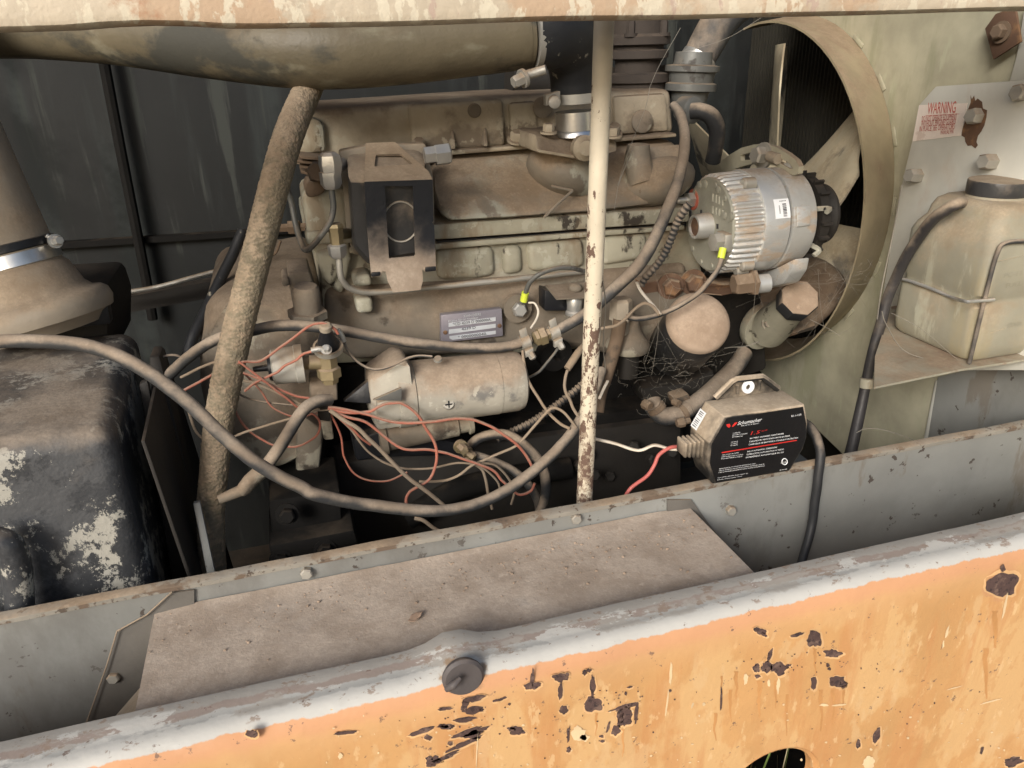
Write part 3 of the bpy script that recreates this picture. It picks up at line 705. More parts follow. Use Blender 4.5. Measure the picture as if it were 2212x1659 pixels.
# main masses
part(en, "block", MB().prism([(690, 545), (945, 530), (1500, 492), (1530, 640), (1500, 735), (1200, 760), (980, 775), (700, 790)], 1.065, .35, .008), m_paint)
part(en, "block_skirt_shade", MB().prism([(700, 792), (980, 777), (1500, 737), (1500, 1000), (700, 1060)], 1.085, .33, .008), m_matte)  # lower block coloured near-black in place of the shade there
crank = MB().slope([(700, 618), (980, 606), (1270, 586), (1490, 568), (1490, 640), (1490, 760), (1330, 770), (1150, 742), (980, 770), (760, 782), (708, 740)], [1.06, 1.058, 1.055, 1.055, 1.02, 1.045, 1.04, 1.025, 1.025, 1.03, 1.03], .12, .014, 3)
part(en, "crankcase", crank, m_bell)
for pts in ([(940, 541), (1068, 533), (1072, 596), (1030, 604), (948, 608)], [(1086, 532), (1128, 529), (1132, 590), (1090, 597)], [(1140, 527), (1262, 516), (1266, 578), (1146, 590)], [(1300, 512), (1400, 504), (1400, 560), (1302, 576)]):
    part(en, "water_jacket", MB().prism(pts, 1.055, .05, .010, 3), m_paintc)
part(en, "block_ledge", MB().prism([(690, 536), (945, 526), (1290, 499), (1480, 486), (1480, 497), (1290, 511), (945, 540), (690, 552)], 1.048, .1, .003), m_paintc)
part(en, "cylinder_head", MB().prism([(662, 500), (945, 484), (1275, 462), (1490, 446), (1490, 480), (1290, 494), (975, 517), (662, 530)], 1.04, .28, .004), m_paintc)
part(en, "gasket", MB().prism([(945, 521), (1290, 496), (1480, 483), (1480, 486), (1290, 500), (945, 526)], 1.052, .2), m_black)
# intake manifold : sloped dusty casting
man = MB().slope([(945, 340), (1160, 322), (1462, 302), (1480, 330), (1492, 380), (1470, 440), (1280, 461), (1100, 474), (978, 480), (948, 470), (940, 400)], [1.13, 1.13, 1.13, 1.09, 1.06, 1.04, 1.025, 1.02, 1.02, 1.03, 1.06], .14, .02, 4)
part(en, "intake_manifold", man, m_mani)
mn2 = MB()
c = P(1418, 392, 1.075); mn2.ball(c, .060, .050, .034, rot=Matrix.Rotation(-.25, 3, 'Y'))
part(en, "manifold_runner", mn2, m_mani)
c = P(1378, 350, 1.07); part(en, "manifold_runner", MB().tube([c + Vector((0, 0, .025)), c, c + Vector((.004, -.012, -.03))], [.016, .02, .022], 16), m_mani)
c = P(1215, 372, 1.085); part(en, "manifold_runner", MB().ball(c, .055, .060, .035, rot=Matrix.Rotation(.4, 3, 'Y')), m_mani)
part(en, "manifold_rib", MB().tube([P(1175, 470, 1.018), P(1205, 440, 1.016), P(1237, 412, 1.022)], .0022, 8, smooth=False).tube([P(1237, 412, 1.022), P(1190, 402, 1.03)], .0022, 8, smooth=False), m_mani)
# rocker cover
rc = MB().prism([(660, 238), (882, 223), (1090, 209), (1450, 192), (1458, 288), (1160, 312), (900, 330), (650, 345)], 1.135, .2, .010, 3)
rc.prism([(884, 226), (1088, 213), (1093, 316), (892, 331)], 1.122, .03, .007, 3)
rc.prism([(1100, 222), (1160, 218), (1165, 308), (1104, 314)], 1.128, .03, .006, 2)
rc.prism([(1325, 208), (1440, 201), (1446, 284), (1330, 292)], 1.128, .03, .006, 2)
for x, y in ((978, 300), (1048, 294)):
    rc.slope([(x - 3, y - 18), (x + 3, y - 18), (x + 7, y + 22), (x - 4, y + 22)], [1.12, 1.12, 1.10, 1.10], .03, .002)
part(en, "rocker_cover", rc, m_crust)
part(en, "cover_flange", MB().prism([(640, 344), (900, 329), (1160, 311), (1462, 287), (1463, 296), (1160, 321), (965, 336), (640, 356)], 1.112, .2, .003), m_crust)
for x, y in ((1114, 304), (905, 322), (1325, 289)):
    p = P(x, y, 1.115); part(en, "cover_bolt", MB().bolt(p, (0, -.5, 1), .009, .014), m_crust)
for x, y, r in ((1024, 239, .010), (1386, 262, .017), (1172, 232, .015)):
    part(en, "cover_boss", MB().lathe(P(x, y, 1.124), (0, -1, .1), [(0, r), (.003, r), (.005, r * .8)], 24), m_bell)
# inlet flange under the bright tube
ic = P(1243, 300, 1.06)
fl_ = MB().slope([(1158, 290), (1172, 284), (1332, 276), (1336, 326), (1300, 338), (1240, 344), (1158, 330)], [1.03, 1.07, 1.07, 1.02, 1.015, 1.015, 1.02], .09, .005)
fl_.bolt(P(1185, 288, 1.045), (0, -.1, 1), .008, .012); fl_.bolt(P(1322, 296, 1.035), (0, -.1, 1), .010, .012)
fl_.lathe(P(1262, 320, 1.012), (-.1, -1, .1), [(-.01, .017), (.006, .017), (.009, .012), (.012, .010)], 20)
part(en, "inlet_flange", fl_, m_crust)
# front-left end castings
e1 = MB().prism([(652, 420), (676, 408), (745, 405), (760, 560), (740, 640), (712, 620), (690, 560), (668, 530)], 1.045, .12, .008, 3)
e1.prism([(640, 262), (668, 250), (700, 262), (706, 330), (640, 335)], 1.12, .1, .008)
e1.prism([(680, 545), (728, 535), (737, 590), (714, 626), (696, 600)], 1.035, .06, .010, 3)
e1.prism([(764, 596), (800, 592), (806, 618), (764, 622)], 1.025, .06, .006, 3)
e1.prism([(766, 646), (804, 642), (807, 676), (772, 679)], 1.022, .06, .006, 3)
part(en, "end_casting", e1, m_paintc)
e2 = MB()
for k, (x0, y0, x1, y1) in enumerate(((646, 336, 700, 342), (640, 345, 706, 352), (648, 356, 700, 364), (650, 368, 690, 378))):
    e2.ext([P(x0, y0, 1.05 + .006 * k), P(x1, y1, 1.05 + .006 * k), P(x1, y1 + 6, 1.05 + .006 * k), P(x0, y0 + 7, 1.05 + .006 * k)], (0, .05, 0), .001)
e2.prism([(664, 392), (700, 388), (706, 410), (690, 424), (664, 428), (658, 410)], 1.025, .06, .004)
e2.prism([(660, 440), (690, 425), (704, 470), (712, 540), (690, 530), (668, 500)], 1.05, .06, .006)
e2.lathe(P(687, 372, 1.02), (-.2, -1, .15), [(-.02, .014), (.006, .014), (.012, .011)], 6)
part(en, "linkage_casting", e2, m_rustd)
# bell housing left
bh = MB().slope([(442, 648), (520, 640), (618, 628), (700, 612), (712, 780), (716, 900), (650, 1000), (600, 1032), (510, 1010), (430, 880), (428, 740)], [1.10, 1.06, 1.06, 1.06, 1.03, .98, .96, .97, 1.0, 1.06, 1.10], .35, .035, 4)
part(en, "bell_housing", bh, m_bell)
part(en, "housing_rib", MB().slope([(640, 905), (660, 900), (700, 930), (690, 1020), (640, 1040)], [.965, .965, .97, .97, .97], .05, .006), m_bell)
bb = MB().prism([(620, 590), (668, 585), (700, 690), (640, 700)], 1.0, .08, .004)
bb.lathe(P(665, 686, .985), (0.05, -.1, 1), [(0, .0255), (.010, .0255)], 6); bb.lathe(P(665, 680, .985), (0.05, -.1, 1), [(0, .017), (.036, .017), (.040, .014)], 20)
bb.prism([(608, 602), (622, 598), (626, 618), (610, 620)], .995, .05, .003)
part(en, "mount_bolt", bb, m_bell)
# sump and mount, coloured darker to stand in for deep shade
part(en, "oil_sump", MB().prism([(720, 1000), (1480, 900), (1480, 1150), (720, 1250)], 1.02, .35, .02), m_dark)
mt = MB().prism([(580, 1082), (735, 1060), (740, 1150), (590, 1178)], .90, .1, .004); mt.prism([(580, 1180), (765, 1145), (775, 1175), (590, 1220)], .87, .1, .004)
for x, y in ((606, 1208), (702, 1186), (620, 1110)): mt.bolt(P(x, y, .87), (0, -1, .2), .010, .012)
part(en, "engine_mount", mt, m_matte)
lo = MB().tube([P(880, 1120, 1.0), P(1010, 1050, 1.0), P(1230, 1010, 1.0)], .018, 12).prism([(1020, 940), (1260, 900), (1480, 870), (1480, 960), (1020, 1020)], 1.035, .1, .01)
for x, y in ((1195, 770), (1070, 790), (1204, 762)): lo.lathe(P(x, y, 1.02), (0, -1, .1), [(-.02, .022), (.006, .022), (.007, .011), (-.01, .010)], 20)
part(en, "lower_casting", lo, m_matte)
jag = MB()
for i in range(9):
    x = random.uniform(1120, 1480); y = random.uniform(980, 1050) - (x - 1120) * .12
    jag.lathe(P(x, y, 1.0 + random.uniform(-.02, .03)), (random.uniform(-.3, .3), -1, .3), [(0, .010), (.01, .010), (.013, .007)], 6)
part(en, "sump_bolt", jag, m_dark, kind='stuff')
# name plate
npY = 1.016
N0, N1, N2, N3 = [P(x, y, npY) for x, y in ((953, 681), (1084, 667), (1087, 726), (953, 741))]
part(en, "name_plate", MB().ext([N0, N1, N2, N3], (0, .012, 0), .001), m_namepl)
def zN(x, y): return P(932.6 + x * .0868, 647.3 + y * .0868, npY - .0004)
nf = MB()
for q in (((418, 580), (1592, 432), (1592, 530), (418, 678)), ((425, 745), (1592, 600), (1592, 695), (425, 855)), ((440, 905), (1592, 768), (1592, 852), (520, 1000), (440, 960))):
    nf.ext([zN(x, y) for x, y in q], (0, -.0004, 0))
part(en, "plate_field", nf, m_namef)
nl = MB()
nY = Vector((0, -1, 0))
for s, a, b, sz, hh in (("*CD 4239 D 000000A.", (520, 645), (1480, 520), .0062, 0), ("4239 D", (740, 760), (1090, 712), .0058, 0), ("* 0000000040.", (650, 965), (1370, 868), .0058, 0)):
    text_mb(nl, s, zN(*a) + Vector((0, -.0005, 0)), zN(*b) + Vector((0, -.0005, 0)), nY, sz, Vector((0, 0, 1)))
part(en, "stamped_number", nl, m_dprint)
nl = MB()
for s, a, b, sz in (("JOHN DEERE", (790, 440), (1225, 388), .0055), ("Engine Serial Number", (415, 560), (1160, 462), .0042)):
    text_mb(nl, s, zN(*a), zN(*b), nY, sz, Vector((0, 0, 1)))
part(en, "plate_lettering", nl, m_namef)
for x, y in ((335, 815), (1685, 648)): part(en, "plate_rivet", MB().lathe(zN(x, y), (0, -1, 0), [(0, .0032), (.001, .003), (.0018, .0012)], 14), m_rust)
# ground bolt and little shelf bracket
p = P(1119, 667, 1.018); part(en, "ground_bolt", MB().lathe(p, (0, -1, .05), [(-.01, .021), (.0, .021)], 20), m_bell)
part(en, "ground_bolt_head", MB().bolt(p + Vector((0, -.002, 0)), (0, -1, .12), .0105, .014, False), m_zinc)
sb = MB().slope([(1177, 616), (1262, 610), (1266, 640), (1200, 645)], [1.01, 1.01, .975, .975], .004)
sb = MB().loft([[P(1177, 616, 1.02), P(1290, 608, 1.02), P(1290, 641, .972), P(1202, 645, .972)], [P(1177, 616, 1.02) - Vector((0, 0, .002)), P(1290, 608, 1.02) - Vector((0, 0, .002)), P(1290, 641, .972) - Vector((0, 0, .002)), P(1202, 645, .972) - Vector((0, 0, .002))]])
sb.ball(P(1243, 622, .995), .010, .010, .007)
part(en, "shelf_bracket", sb, m_bell)
part(en, "shelf_block", MB().prism([(1177, 627), (1232, 640), (1232, 672), (1177, 672)], 1.0, .03, .002), m_black)
part(en, "sender_unit", MB().lathe(P(1241, 641, .99), (0, 0, -1), [(0, .010), (.004, .012), (.014, .011), (.020, .011), (.022, .013), (.026, .013), (.028, .005), (.034, .004)], 20), m_zinc)
# rear/right timing cover and water pump area
tc_ = MB().slope([(1600, 612), (1700, 590), (1790, 560), (1842, 600), (1836, 660), (1770, 720), (1690, 742), (1640, 735)], [1.14, 1.14, 1.16, 1.16, 1.14, 1.10, 1.08, 1.10], .2, .03, 4)
part(en, "timing_cover", tc_, m_rustd)
part(en, "front_plate", MB().prism([(1480, 560), (1640, 540), (1660, 800), (1480, 860)], 1.12, .1, .01), m_dark)
bar = MB().slope([(1385, 610), (1470, 596), (1560, 612), (1640, 606), (1650, 622), (1560, 640), (1470, 632), (1390, 640)], [1.02, 1.02, 1.0, 1.0, 1.0, 1.0, 1.02, 1.02], .03, .004)
part(en, "mount_bar", bar, m_rust)
for x, y in ((1447, 617), (1496, 609)): part(en, "mount_bolt", MB().bolt(P(x, y, 1.015), (-.2, -1, .1), .014, .018), m_rust)
part(en, "side_sensor", MB().lathe(P(622, 492, 1.09), (1, -.2, 0), [(-.012, .006), (0, .006), (.001, .010), (.016, .010), (.018, .006), (.03, .006)], 6).ptube([(606, 520), (596, 545), (580, 555)], 1.08, 3, seg=6), m_rustd)
# exhaust manifold stub with rings
ex = MB().lathe(P(1375, 205, 1.22), (0, 0, 1), [(0, .046), (.018, .046), (.02, .052), (.032, .052), (.034, .036), (.052, .036), (.055, .048), (.066, .048), (.068, .040), (.073, .040), (.075, .05), (.086, .05), (.09, .042), (.3, .042)], 28)
for a in range(5): ex.bolt(P(1375, 205, 1.22) + Vector((math.cos(a * 1.3 + 4) * .044, math.sin(a * 1.3 + 4) * .044, .086)), (0, 0, 1), .007, .02)
part(en, "exhaust_stub", ex, mat("exhaust_rust_dark", (.045, .036, .030), .85, 0, .0, dcol=(.11, .085, .065)))
part(en, "exhaust_manifold", MB().tube([P(1100, 170, 1.3), P(1300, 185, 1.3), P(1440, 180, 1.3)], .03, 14), m_dark)
# thermostat housing
th_ = MB().lathe(P(1487, 230, 1.17), (.05, 0, 1), [(0, .026), (.022, .03), (.024, .040), (.034, .040), (.036, .034), (.05, .036), (.052, .042), (.060, .042), (.062, .030), (.08, .028)], 26)
th_.lathe(P(1494, 238, 1.13), (.2, -1, 0), [(-.02, .02), (.005, .02), (.008, .014)], 18)
part(en, "thermostat_housing", th_, m_steel)

# ================================================================== air duct and boots
ad = thing("air_duct", "wide dirty olive air intake duct running under the hood lip", "air duct", P(720, 180, 1.02))
dp = [(-80, 62), (60, 62), (240, 70), (430, 88), (600, 103), (720, 105), (860, 97), (1000, 84), (1128, 70)]
dY = [1.22, 1.2, 1.15, 1.09, 1.04, 1.02, 1.02, 1.02, 1.02]
dr = [62, 62, 66, 74, 78, 80, 80, 78, 77]
part(ad, "duct_pipe", MB().ptube(dp, dY, [a * 1.0 for a in dr], seg=40), m_duct)
dA = (P(1150, 68, 1.02) - P(1100, 73, 1.02)).normalized()
for x, rr, wd_, m_ in ((1128, .0432, .006, m_duct), (1143, .0462, .008, m_zincd), (1154, .0446, .006, m_rubberb)):
    part(ad, "duct_band", MB().lathe(P(x, 70 - (x - 1128) * .08, 1.02), dA, [(0, rr - .004), (.0005, rr), (wd_, rr), (wd_ + .0005, rr - .004)], 40), m_)
part(ad, "clamp_screw", MB().tube([P(1120, 170, 1.0), P(1145, 160, .985), P(1180, 150, .975)], .0058, 10, smooth=False).bolt(P(1133, 168, .985), (-1, -.3, -.3), .008, .016), m_zincd)
eb = MB().ptube([(1150, 66), (1185, 66), (1218, 80), (1236, 118), (1240, 165), (1241, 212)], [1.02, 1.02, 1.03, 1.045, 1.055, 1.06], [76, 76, 70, 60, 54, 53], seg=36)
part(ad, "rubber_elbow", eb, m_rubberb)
up = (P(1240, 200, 1.06) - P(1243, 300, 1.06)).normalized()
pb = P(1242, 236, 1.06); mp_ = mpp(pb)
part(ad, "clamp_band", MB().lathe(P(1241, 222, 1.06), up, [(0, 50 * mp_), (.0005, 54.5 * mp_), (.013, 54.5 * mp_), (.0135, 50 * mp_)], 40), m_zincd)
cs = P(1192, 212, 1.03)
part(ad, "clamp_screw", MB().obox(cs, Vector((.010, 0, .002)), Vector((0, .006, 0)), Vector((0, 0, .007)), .001).lathe(P(1196, 219, 1.02), (-.15, -1, -.1), [(0, .008), (.008, .008), (.009, .006)], 16), m_zincd)
part(ad, "bright_tube", MB().lathe(P(1243, 292, 1.06), up, [(0, 47 * mp_), (.006, 45 * mp_), (.0075, 42.5 * mp_), (.032, 42.5 * mp_)], 40), m_bright)

# left inlet pipe with boot
lb = thing("inlet_boot", "dusty intake pipe with bright clamp entering a flared boot at the far left", "intake pipe", P(45, 640, 1.08))
ax = (P(45, 582, 1.08) - P(-55, 355, 1.10)).normalized(); b0 = P(22, 537, 1.08); m_ = mpp(b0)
part(lb, "pipe", MB().lathe(b0, ax, [(-.35, 78 * m_), (-.10, 80 * m_), (-.004, 84 * m_), (-.003, 80 * m_)], 48), m_lidside)
part(lb, "black_band", MB().lathe(b0, ax, [(-.006, 84 * m_), (-.005, 92 * m_), (.004, 92 * m_), (.005, 84 * m_)], 48), m_black)
part(lb, "clamp_band", MB().lathe(b0, ax, [(.006, 86 * m_), (.007, 90 * m_), (.022, 92 * m_), (.023, 86 * m_)], 48), m_bright)
part(lb, "boot", MB().lathe(b0, ax, [(.005, 88 * m_), (.024, 89 * m_), (.03, 98 * m_), (.058, 112 * m_), (.066, 124 * m_), (.068, 140 * m_), (.074, 152 * m_), (.085, 156 * m_), (.096, 150 * m_), (.100, 136 * m_), (.11, 120 * m_)], 48), m_lidside)
p = P(118, 521, 1.06); part(lb, "clamp_bolt", MB().bolt(p, (.6, -.8, .2), .006, .014).tube([P(100, 508, 1.06), p], .003, 8, smooth=False), m_zinc)
part(lb, "boot_base", MB().prism([(-60, 660), (215, 640), (236, 700), (236, 800), (-60, 800)], 1.09, .2, .01), m_dark)
part(lb, "base_plate", MB().prism([(-60, 690), (232, 655), (240, 700), (-60, 735)], 1.05, .02, .003), m_black)

# black tank bottom left
zt = P(250, 925, .775).z
tk = thing("black_tank", "black tank with peeling pale paint and a thick dusty top", "tank", (-.3, .9, .72))
def tnk():
    A = [Vector((-.70, .775, zt)), Vector((-.203, .775, zt)), Vector((-.225, 1.10, zt)), Vector((-.70, 1.10, zt))]
    Bt = [Vector((-.70, .765, .66)), Vector((-.207, .765, .66)), Vector((-.225, 1.12, .66)), Vector((-.70, 1.12, .66))]
    mb = MB(); t = bmesh.new()
    va = [t.verts.new(p) for p in A]; vb = [t.verts.new(p) for p in Bt]
    t.faces.new(va); t.faces.new(list(reversed(vb)))
    for i in range(4): t.faces.new((va[i], vb[i], vb[(i + 1) % 4], va[(i + 1) % 4]))
    bmesh.ops.recalc_face_normals(t, faces=t.faces)
    return mb.take(t, .022, 6)
part(tk, "tank_shell", tnk(), m_tank)
part(tk, "side_flange", MB().ext([Vector((-.185, .80, zt - .03)), Vector((-.192, 1.06, zt - .02)), Vector((-.16, 1.06, .70)), Vector((-.15, .78, .70))], (.004, 0, 0), .001), m_dark)
lump = MB().tube([P(-20, 1160, .745), P(18, 1180, .745), P(36, 1230, .745), P(44, 1330, .742), P(46, 1400, .742)], [.012, .014, .014, .013, .013], 14)
part(tk, "corner_pipe", lump, m_tank)
fr_ = thing("frame_upright", "dark upright frame channel between the black tank and the mud caked hose", "frame", P(400, 1260, .88))
part(fr_, "channel", MB().slope([(322, 770), (345, 770), (400, 1000), (460, 1300), (350, 1300)], [.98, .98, .95, .9, .9], .04, .003), m_dark)
part(fr_, "flange", MB().slope([(300, 830), (318, 822), (420, 1300), (380, 1300)], [.93, .93, .86, .86], .012, .002), m_dark)
solo("flat_strap", MB().ext([P(417, 1088, .84), P(432, 1085, .84), P(470, 1262, .80), P(452, 1266, .80)], (0, .006, 0), .001), m_galv, "short bluish grey flat metal strap standing at the foot of the muddy hose", "strap")

# mud-caked big hose
mh = MB().ptube([(690, 120), (668, 185), (628, 280), (598, 380), (568, 500), (540, 610), (512, 720), (488, 830), (472, 920), (462, 1020), (455, 1120), (462, 1270)], [1.06, 1.035, .985, .955, .94, .93, .92, .91, .90, .88, .87, .86], [29, 30, 31, 31, 31, 31, 32, 32, 31, 30, 29, 29], seg=84, sub=60, rough=.045, rscale=330)
solo("muddy_hose", mh, m_hose, "thick hose caked in brown mud crossing from the hood down to the sill", "hose")

# ================================================================== fuel filter
ff = thing("fuel_filter", "square dusty fuel filter held by a slotted black strap on the engine", "fuel filter", P(850, 620, 1.0))
def rrect(pts, k=.2, n=5):
    """rounded polygon in picture points"""
    out = []
    m = len(pts)
    for i in range(m):
        a, b, c = Vector(pts[i - 1]), Vector(pts[i]), Vector(pts[(i + 1) % m])
        d = min((a - b).length, (c - b).length) * k
        p, q = b + (a - b).normalized() * d, b + (c - b).normalized() * d
        for s in range(n + 1):
            f = s / n; out.append(tuple((p * (1 - f) ** 2 + b * 2 * f * (1 - f) + q * f * f)))
    return out
can = rrect([zF(x, y) for x, y in ((690, 180), (1480, 110), (1590, 1180), (905, 1300), (745, 1120), (700, 500))], .22)
part(ff, "back_plate", MB().prism(rrect([zF(x, y) for x, y in ((615, 140), (880, 90), (1490, 60), (1570, 400), (1600, 1180), (1180, 1250), (760, 1200), (690, 1000))], .1), 1.045, .02, .002), m_lidside)
def cr(Y, k, lim):
    return [P(850 + (x - 850) * k, max(445 + (y - 445) * k, lim + .02 * (x - 850)), Y) for x, y in can]
cn = MB().loft([cr(1.06, .99, 320), cr(1.045, 1.0, 318), cr(1.02, 1.0, 340), cr(1.0, .99, 365), cr(.99, .97, 384), cr(.985, .92, 396)])
part(ff, "canister", cn, m_canister)
YS = .968
so = [zF(x, y) for x, y in ((868, 455), (1565, 432), (1572, 850), (1560, 870), (1580, 900), (1600, 1365), (1490, 1378), (1460, 1345), (1465, 1470), (1440, 1560), (1165, 1585), (1105, 1470), (1085, 1370), (1050, 1370), (1040, 1415), (940, 1430), (900, 1000))]
sh = rrect([zF(x, y) for x, y in ((1070, 375), (1360, 348), (1388, 1215), (1118, 1240))], .12)
so2 = [p for p in so]
t_out = [P(x, y, YS) for x, y in so2]
t_hole = [P(x, max(y, zF(0, 500)[1]), YS) for x, y in rrect([zF(x, y) for x, y in ((1075, 470), (1362, 460), (1388, 1215), (1118, 1240))], .06)]
part(ff, "strap_front", holed(t_out, t_hole, (0, .003, 0)), m_strapB)
tb = [zF(868, 455), zF(1565, 432), zF(1520, 345), zF(1180, 48), zF(880, 60)]
Yb = [YS, YS, .975, 1.04, 1.04]
th1 = [P(*zF(970, 300), 0.991), P(*zF(1372, 275), 0.986), P(*zF(1235, 170), 1.01), P(*zF(985, 180), 1.013)]
o3 = [P(x, y, Y) for (x, y), Y in zip(tb, Yb)]
pl_n = (o3[1] - o3[0]).cross(o3[4] - o3[0]).normalized()
def onpl(px, py):
    d = ray(px, py); return CAM + d * ((o3[0] - CAM).dot(pl_n) / d.dot(pl_n))
o3 = [onpl(x, y) for x, y in tb]
part(ff, "strap_top", holed(o3, [onpl(*q) for q in rrect([zF(968, 300), zF(1372, 275), zF(1240, 168), zF(985, 178)], .15)], -pl_n * .003 if pl_n.z > 0 else pl_n * .003), m_straptop)
part(ff, "embossed_ring", MB().tube([P(*zF(1238 + 178 * math.cos(a), 862 + 205 * math.sin(a)), .9845) for a in [2 * math.pi * i / 40 for i in range(41)]], .0013, 6, smooth=False), m_zincd)
part(ff, "strap_tab", MB().prism([zF(x, y) for x, y in ((1490, 1330), (1600, 1322), (1600, 1365), (1490, 1378))], YS - .003, .008, .001).prism([zF(x, y) for x, y in ((940, 1385), (1030, 1378), (1030, 1415), (940, 1430))], YS - .003, .008, .001), m_black)
fx = MB().lathe(P(*zF(1480, 190), 1.0), (1, 0, .06), [(0, .011), (.014, .011)], 6).lathe(P(*zF(1560, 190), 1.0), (1, 0, .06), [(0, .009), (.004, .009), (.004, .0135), (.022, .0135), (.024, .011)], 6)
part(ff, "outlet_fitting", fx, m_zinc)
el = MB().lathe(P(*zF(530, 375), .995), (0, 0, 1), [(0, .0125), (.012, .0145), (.022, .013), (.026, .008)], 6).lathe(P(*zF(535, 525), .995), (0, 0, 1), [(0, .0095), (.006, .0135), (.020, .0135), (.022, .010), (.03, .009)], 6)
el.tube([P(*zF(560, 300), .995), P(*zF(640, 270), 1.03)], .008, 10, smooth=False)
part(ff, "inlet_fitting", el, m_zinc)
e2 = MB().lathe(P(*zF(600, 1230), .998), (0, 0, 1), [(0, .0085), (.004, .0115), (.016, .0125), (.018, .009)], 6)
part(ff, "drain_fitting", e2, m_zinc)
part(ff, "drain_elbow", MB().lathe(P(*zF(590, 1090), .998), (0, 0, 1), [(0, .0085), (.018, .0095), (.022, .011), (.026, .009)], 6).tube([P(*zF(600, 990), 1.0), P(*zF(700, 985), 1.03)], .007, 10, smooth=False), m_brass)
solo("fuel_pipe", MB().ptube([(714, 398), (718, 425), (720, 452), (712, 482), (694, 508), (672, 534), (660, 540), (652, 528), (640, 490), (630, 440), (620, 405), (622, 375)], [.995, .995, .995, .993, .995, 1.0, 1.01, 1.03, 1.05, 1.06, 1.06, 1.06], 6.6, seg=12), m_steel, "grey bent fuel pipe dropping from the upper hex fitting left of the filter", "pipe")
solo("drain_pipe", MB().ptube([(732, 555), (735, 590), (740, 606), (755, 622), (785, 631), (830, 630), (1000, 614), (1140, 600), (1262, 586)], [.998, .998, 1.0, 1.005, 1.01, 1.015, 1.02, 1.03, 1.04], 6.8, seg=12), m_zincd, "long thin fuel pipe running level from below the filter along the block", "pipe")

# ================================================================== alternator
al = thing("alternator", "round finned aluminium alternator with a barcode label", "alternator", P(1640, 590, 1.0))
AY = 1.0
c0 = P(1533, 485, AY); axl = Vector((1, 0, 0))
def axx(px): return P(px, 485, AY).x - c0.x
ra = 108 * mpp(c0)
xf, xs_, xe = axx(1590), axx(1642), axx(1702)
upz = (0, 0, 1)
def finmod(th, k): return 1 - .035 * (1 if (int(th / (2 * math.pi) * 180) % 4) < 2 else 0) if 1 <= k <= 2 else 1
rear = MB().lathe(c0, axl, [(0, ra * .93), (.004, ra * .985), (xf - .004, ra * 1.0), (xf, ra * .99)], 180, lambda th, k: 1 - .04 * (1 if (int(th / (2 * math.pi) * 180 + .5) % 4) < 2 else 0))
part(al, "finned_rear_case", rear, m_alu)
part(al, "centre_case", MB().lathe(c0, axl, [(xf, ra * .97), (xf + .001, ra * 1.02), (xf + .004, ra * 1.03), (xs_ - .001, ra * 1.02), (xs_, ra * .99)], 96), m_alu)
part(al, "seam_gap", MB().lathe(c0, axl, [(xs_, ra * .95), (xs_ + .0045, ra * .95)], 96), m_black)
part(al, "front_case", MB().lathe(c0, axl, [(xs_ + .0035, ra * .98), (xs_ + .0045, ra * 1.015), (xe - .01, ra * 1.0), (xe - .003, ra * .96), (xe, ra * .88), (xe + .006, ra * .5)], 96), m_alu)
nx_ = Vector((-1, 0, 0))
def af(px, py, off=0): return PX(px, py, c0.x - off)
rf = MB().lathe(c0 + Vector((-.0025, 0, 0)), axl, [(0, ra * .90), (.0015, ra * .925), (.004, ra * .93)], 72)
part(al, "rear_plate", rf, m_aluface)
for a in range(12):
    th = a * math.pi / 6 + .2
    part(al, "rim_rivet", MB().lathe(c0 + Vector((-.0024, math.cos(th) * ra * .82, math.sin(th) * ra * .82)), nx_, [(0, .0045), (.002, .004)], 12), m_aluface)
for x, y in ((490, 535), (300, 490), (555, 800), (625, 810), (360, 480)): part(al, "plate_screw", MB().lathe(af(*zA(x, y), .002), nx_, [(0, .006), (.002, .006), (.003, .004)], 14), m_aluface)
for i in range(4):
    for y0, y1 in ((575, 660), (705, 780)):
        a, b = af(*zA(435 + i * 33, y0 + i * 12), .003), af(*zA(432 + i * 33, y1 + i * 12), .003)
        part(al, "vent_rib", MB().tube([a, b], .0018, 8, smooth=False), m_aluface)
for x0, y0, x1, y1 in ((210, 740, 212, 1010), (318, 740, 318, 775), (484, 885, 484, 935)):
    part(al, "vent_slot", MB().tube([af(*zA(x0, y0), .0022), af(*zA(x1, y1), .0022)], .0024, 8, smooth=False), m_black)
hb = af(*zA(400, 900)); hd = Vector((-1, 0, 0))
hr_ = 26 * mpp(hb)
part(al, "bearing_hub", MB().lathe(hb, hd, [(0, hr_ * 1.08), (.024, hr_), (.026, hr_ * .96), (.026, hr_ * .78), (.021, hr_ * .76)], 36), m_alu)
part(al, "rusty_plug", MB().lathe(hb + hd * .0205, hd, [(0, hr_ * .78), (.0025, hr_ * .76), (.003, hr_ * .6)], 30), m_rust)
sp_ = af(*zA(250, 635))
part(al, "red_washer", MB().lathe(sp_, nx_, [(0, .0155), (.004, .0155)], 24), mat("washer_red", (.45, .12, .08), .6, 0, -.05))
part(al, "stud", MB().lathe(sp_ + nx_ * .004, nx_, [(0, .0115), (.010, .0115)], 6).lathe(sp_ + nx_ * .014, nx_, [(0, .0055), (.014, .005), (.016, .003)], 12), m_zinc)
cp = af(*zA(585, 1060))
part(al, "terminal_bolt", MB().obox(cp + nx_ * .006, Vector((.007, 0, 0)), Vector((0, .014, 0)), Vector((0, 0, .013)), .003).lathe(cp + nx_ * .012, nx_, [(0, .0135), (.012, .0135), (.013, .010)], 6), m_zincd)
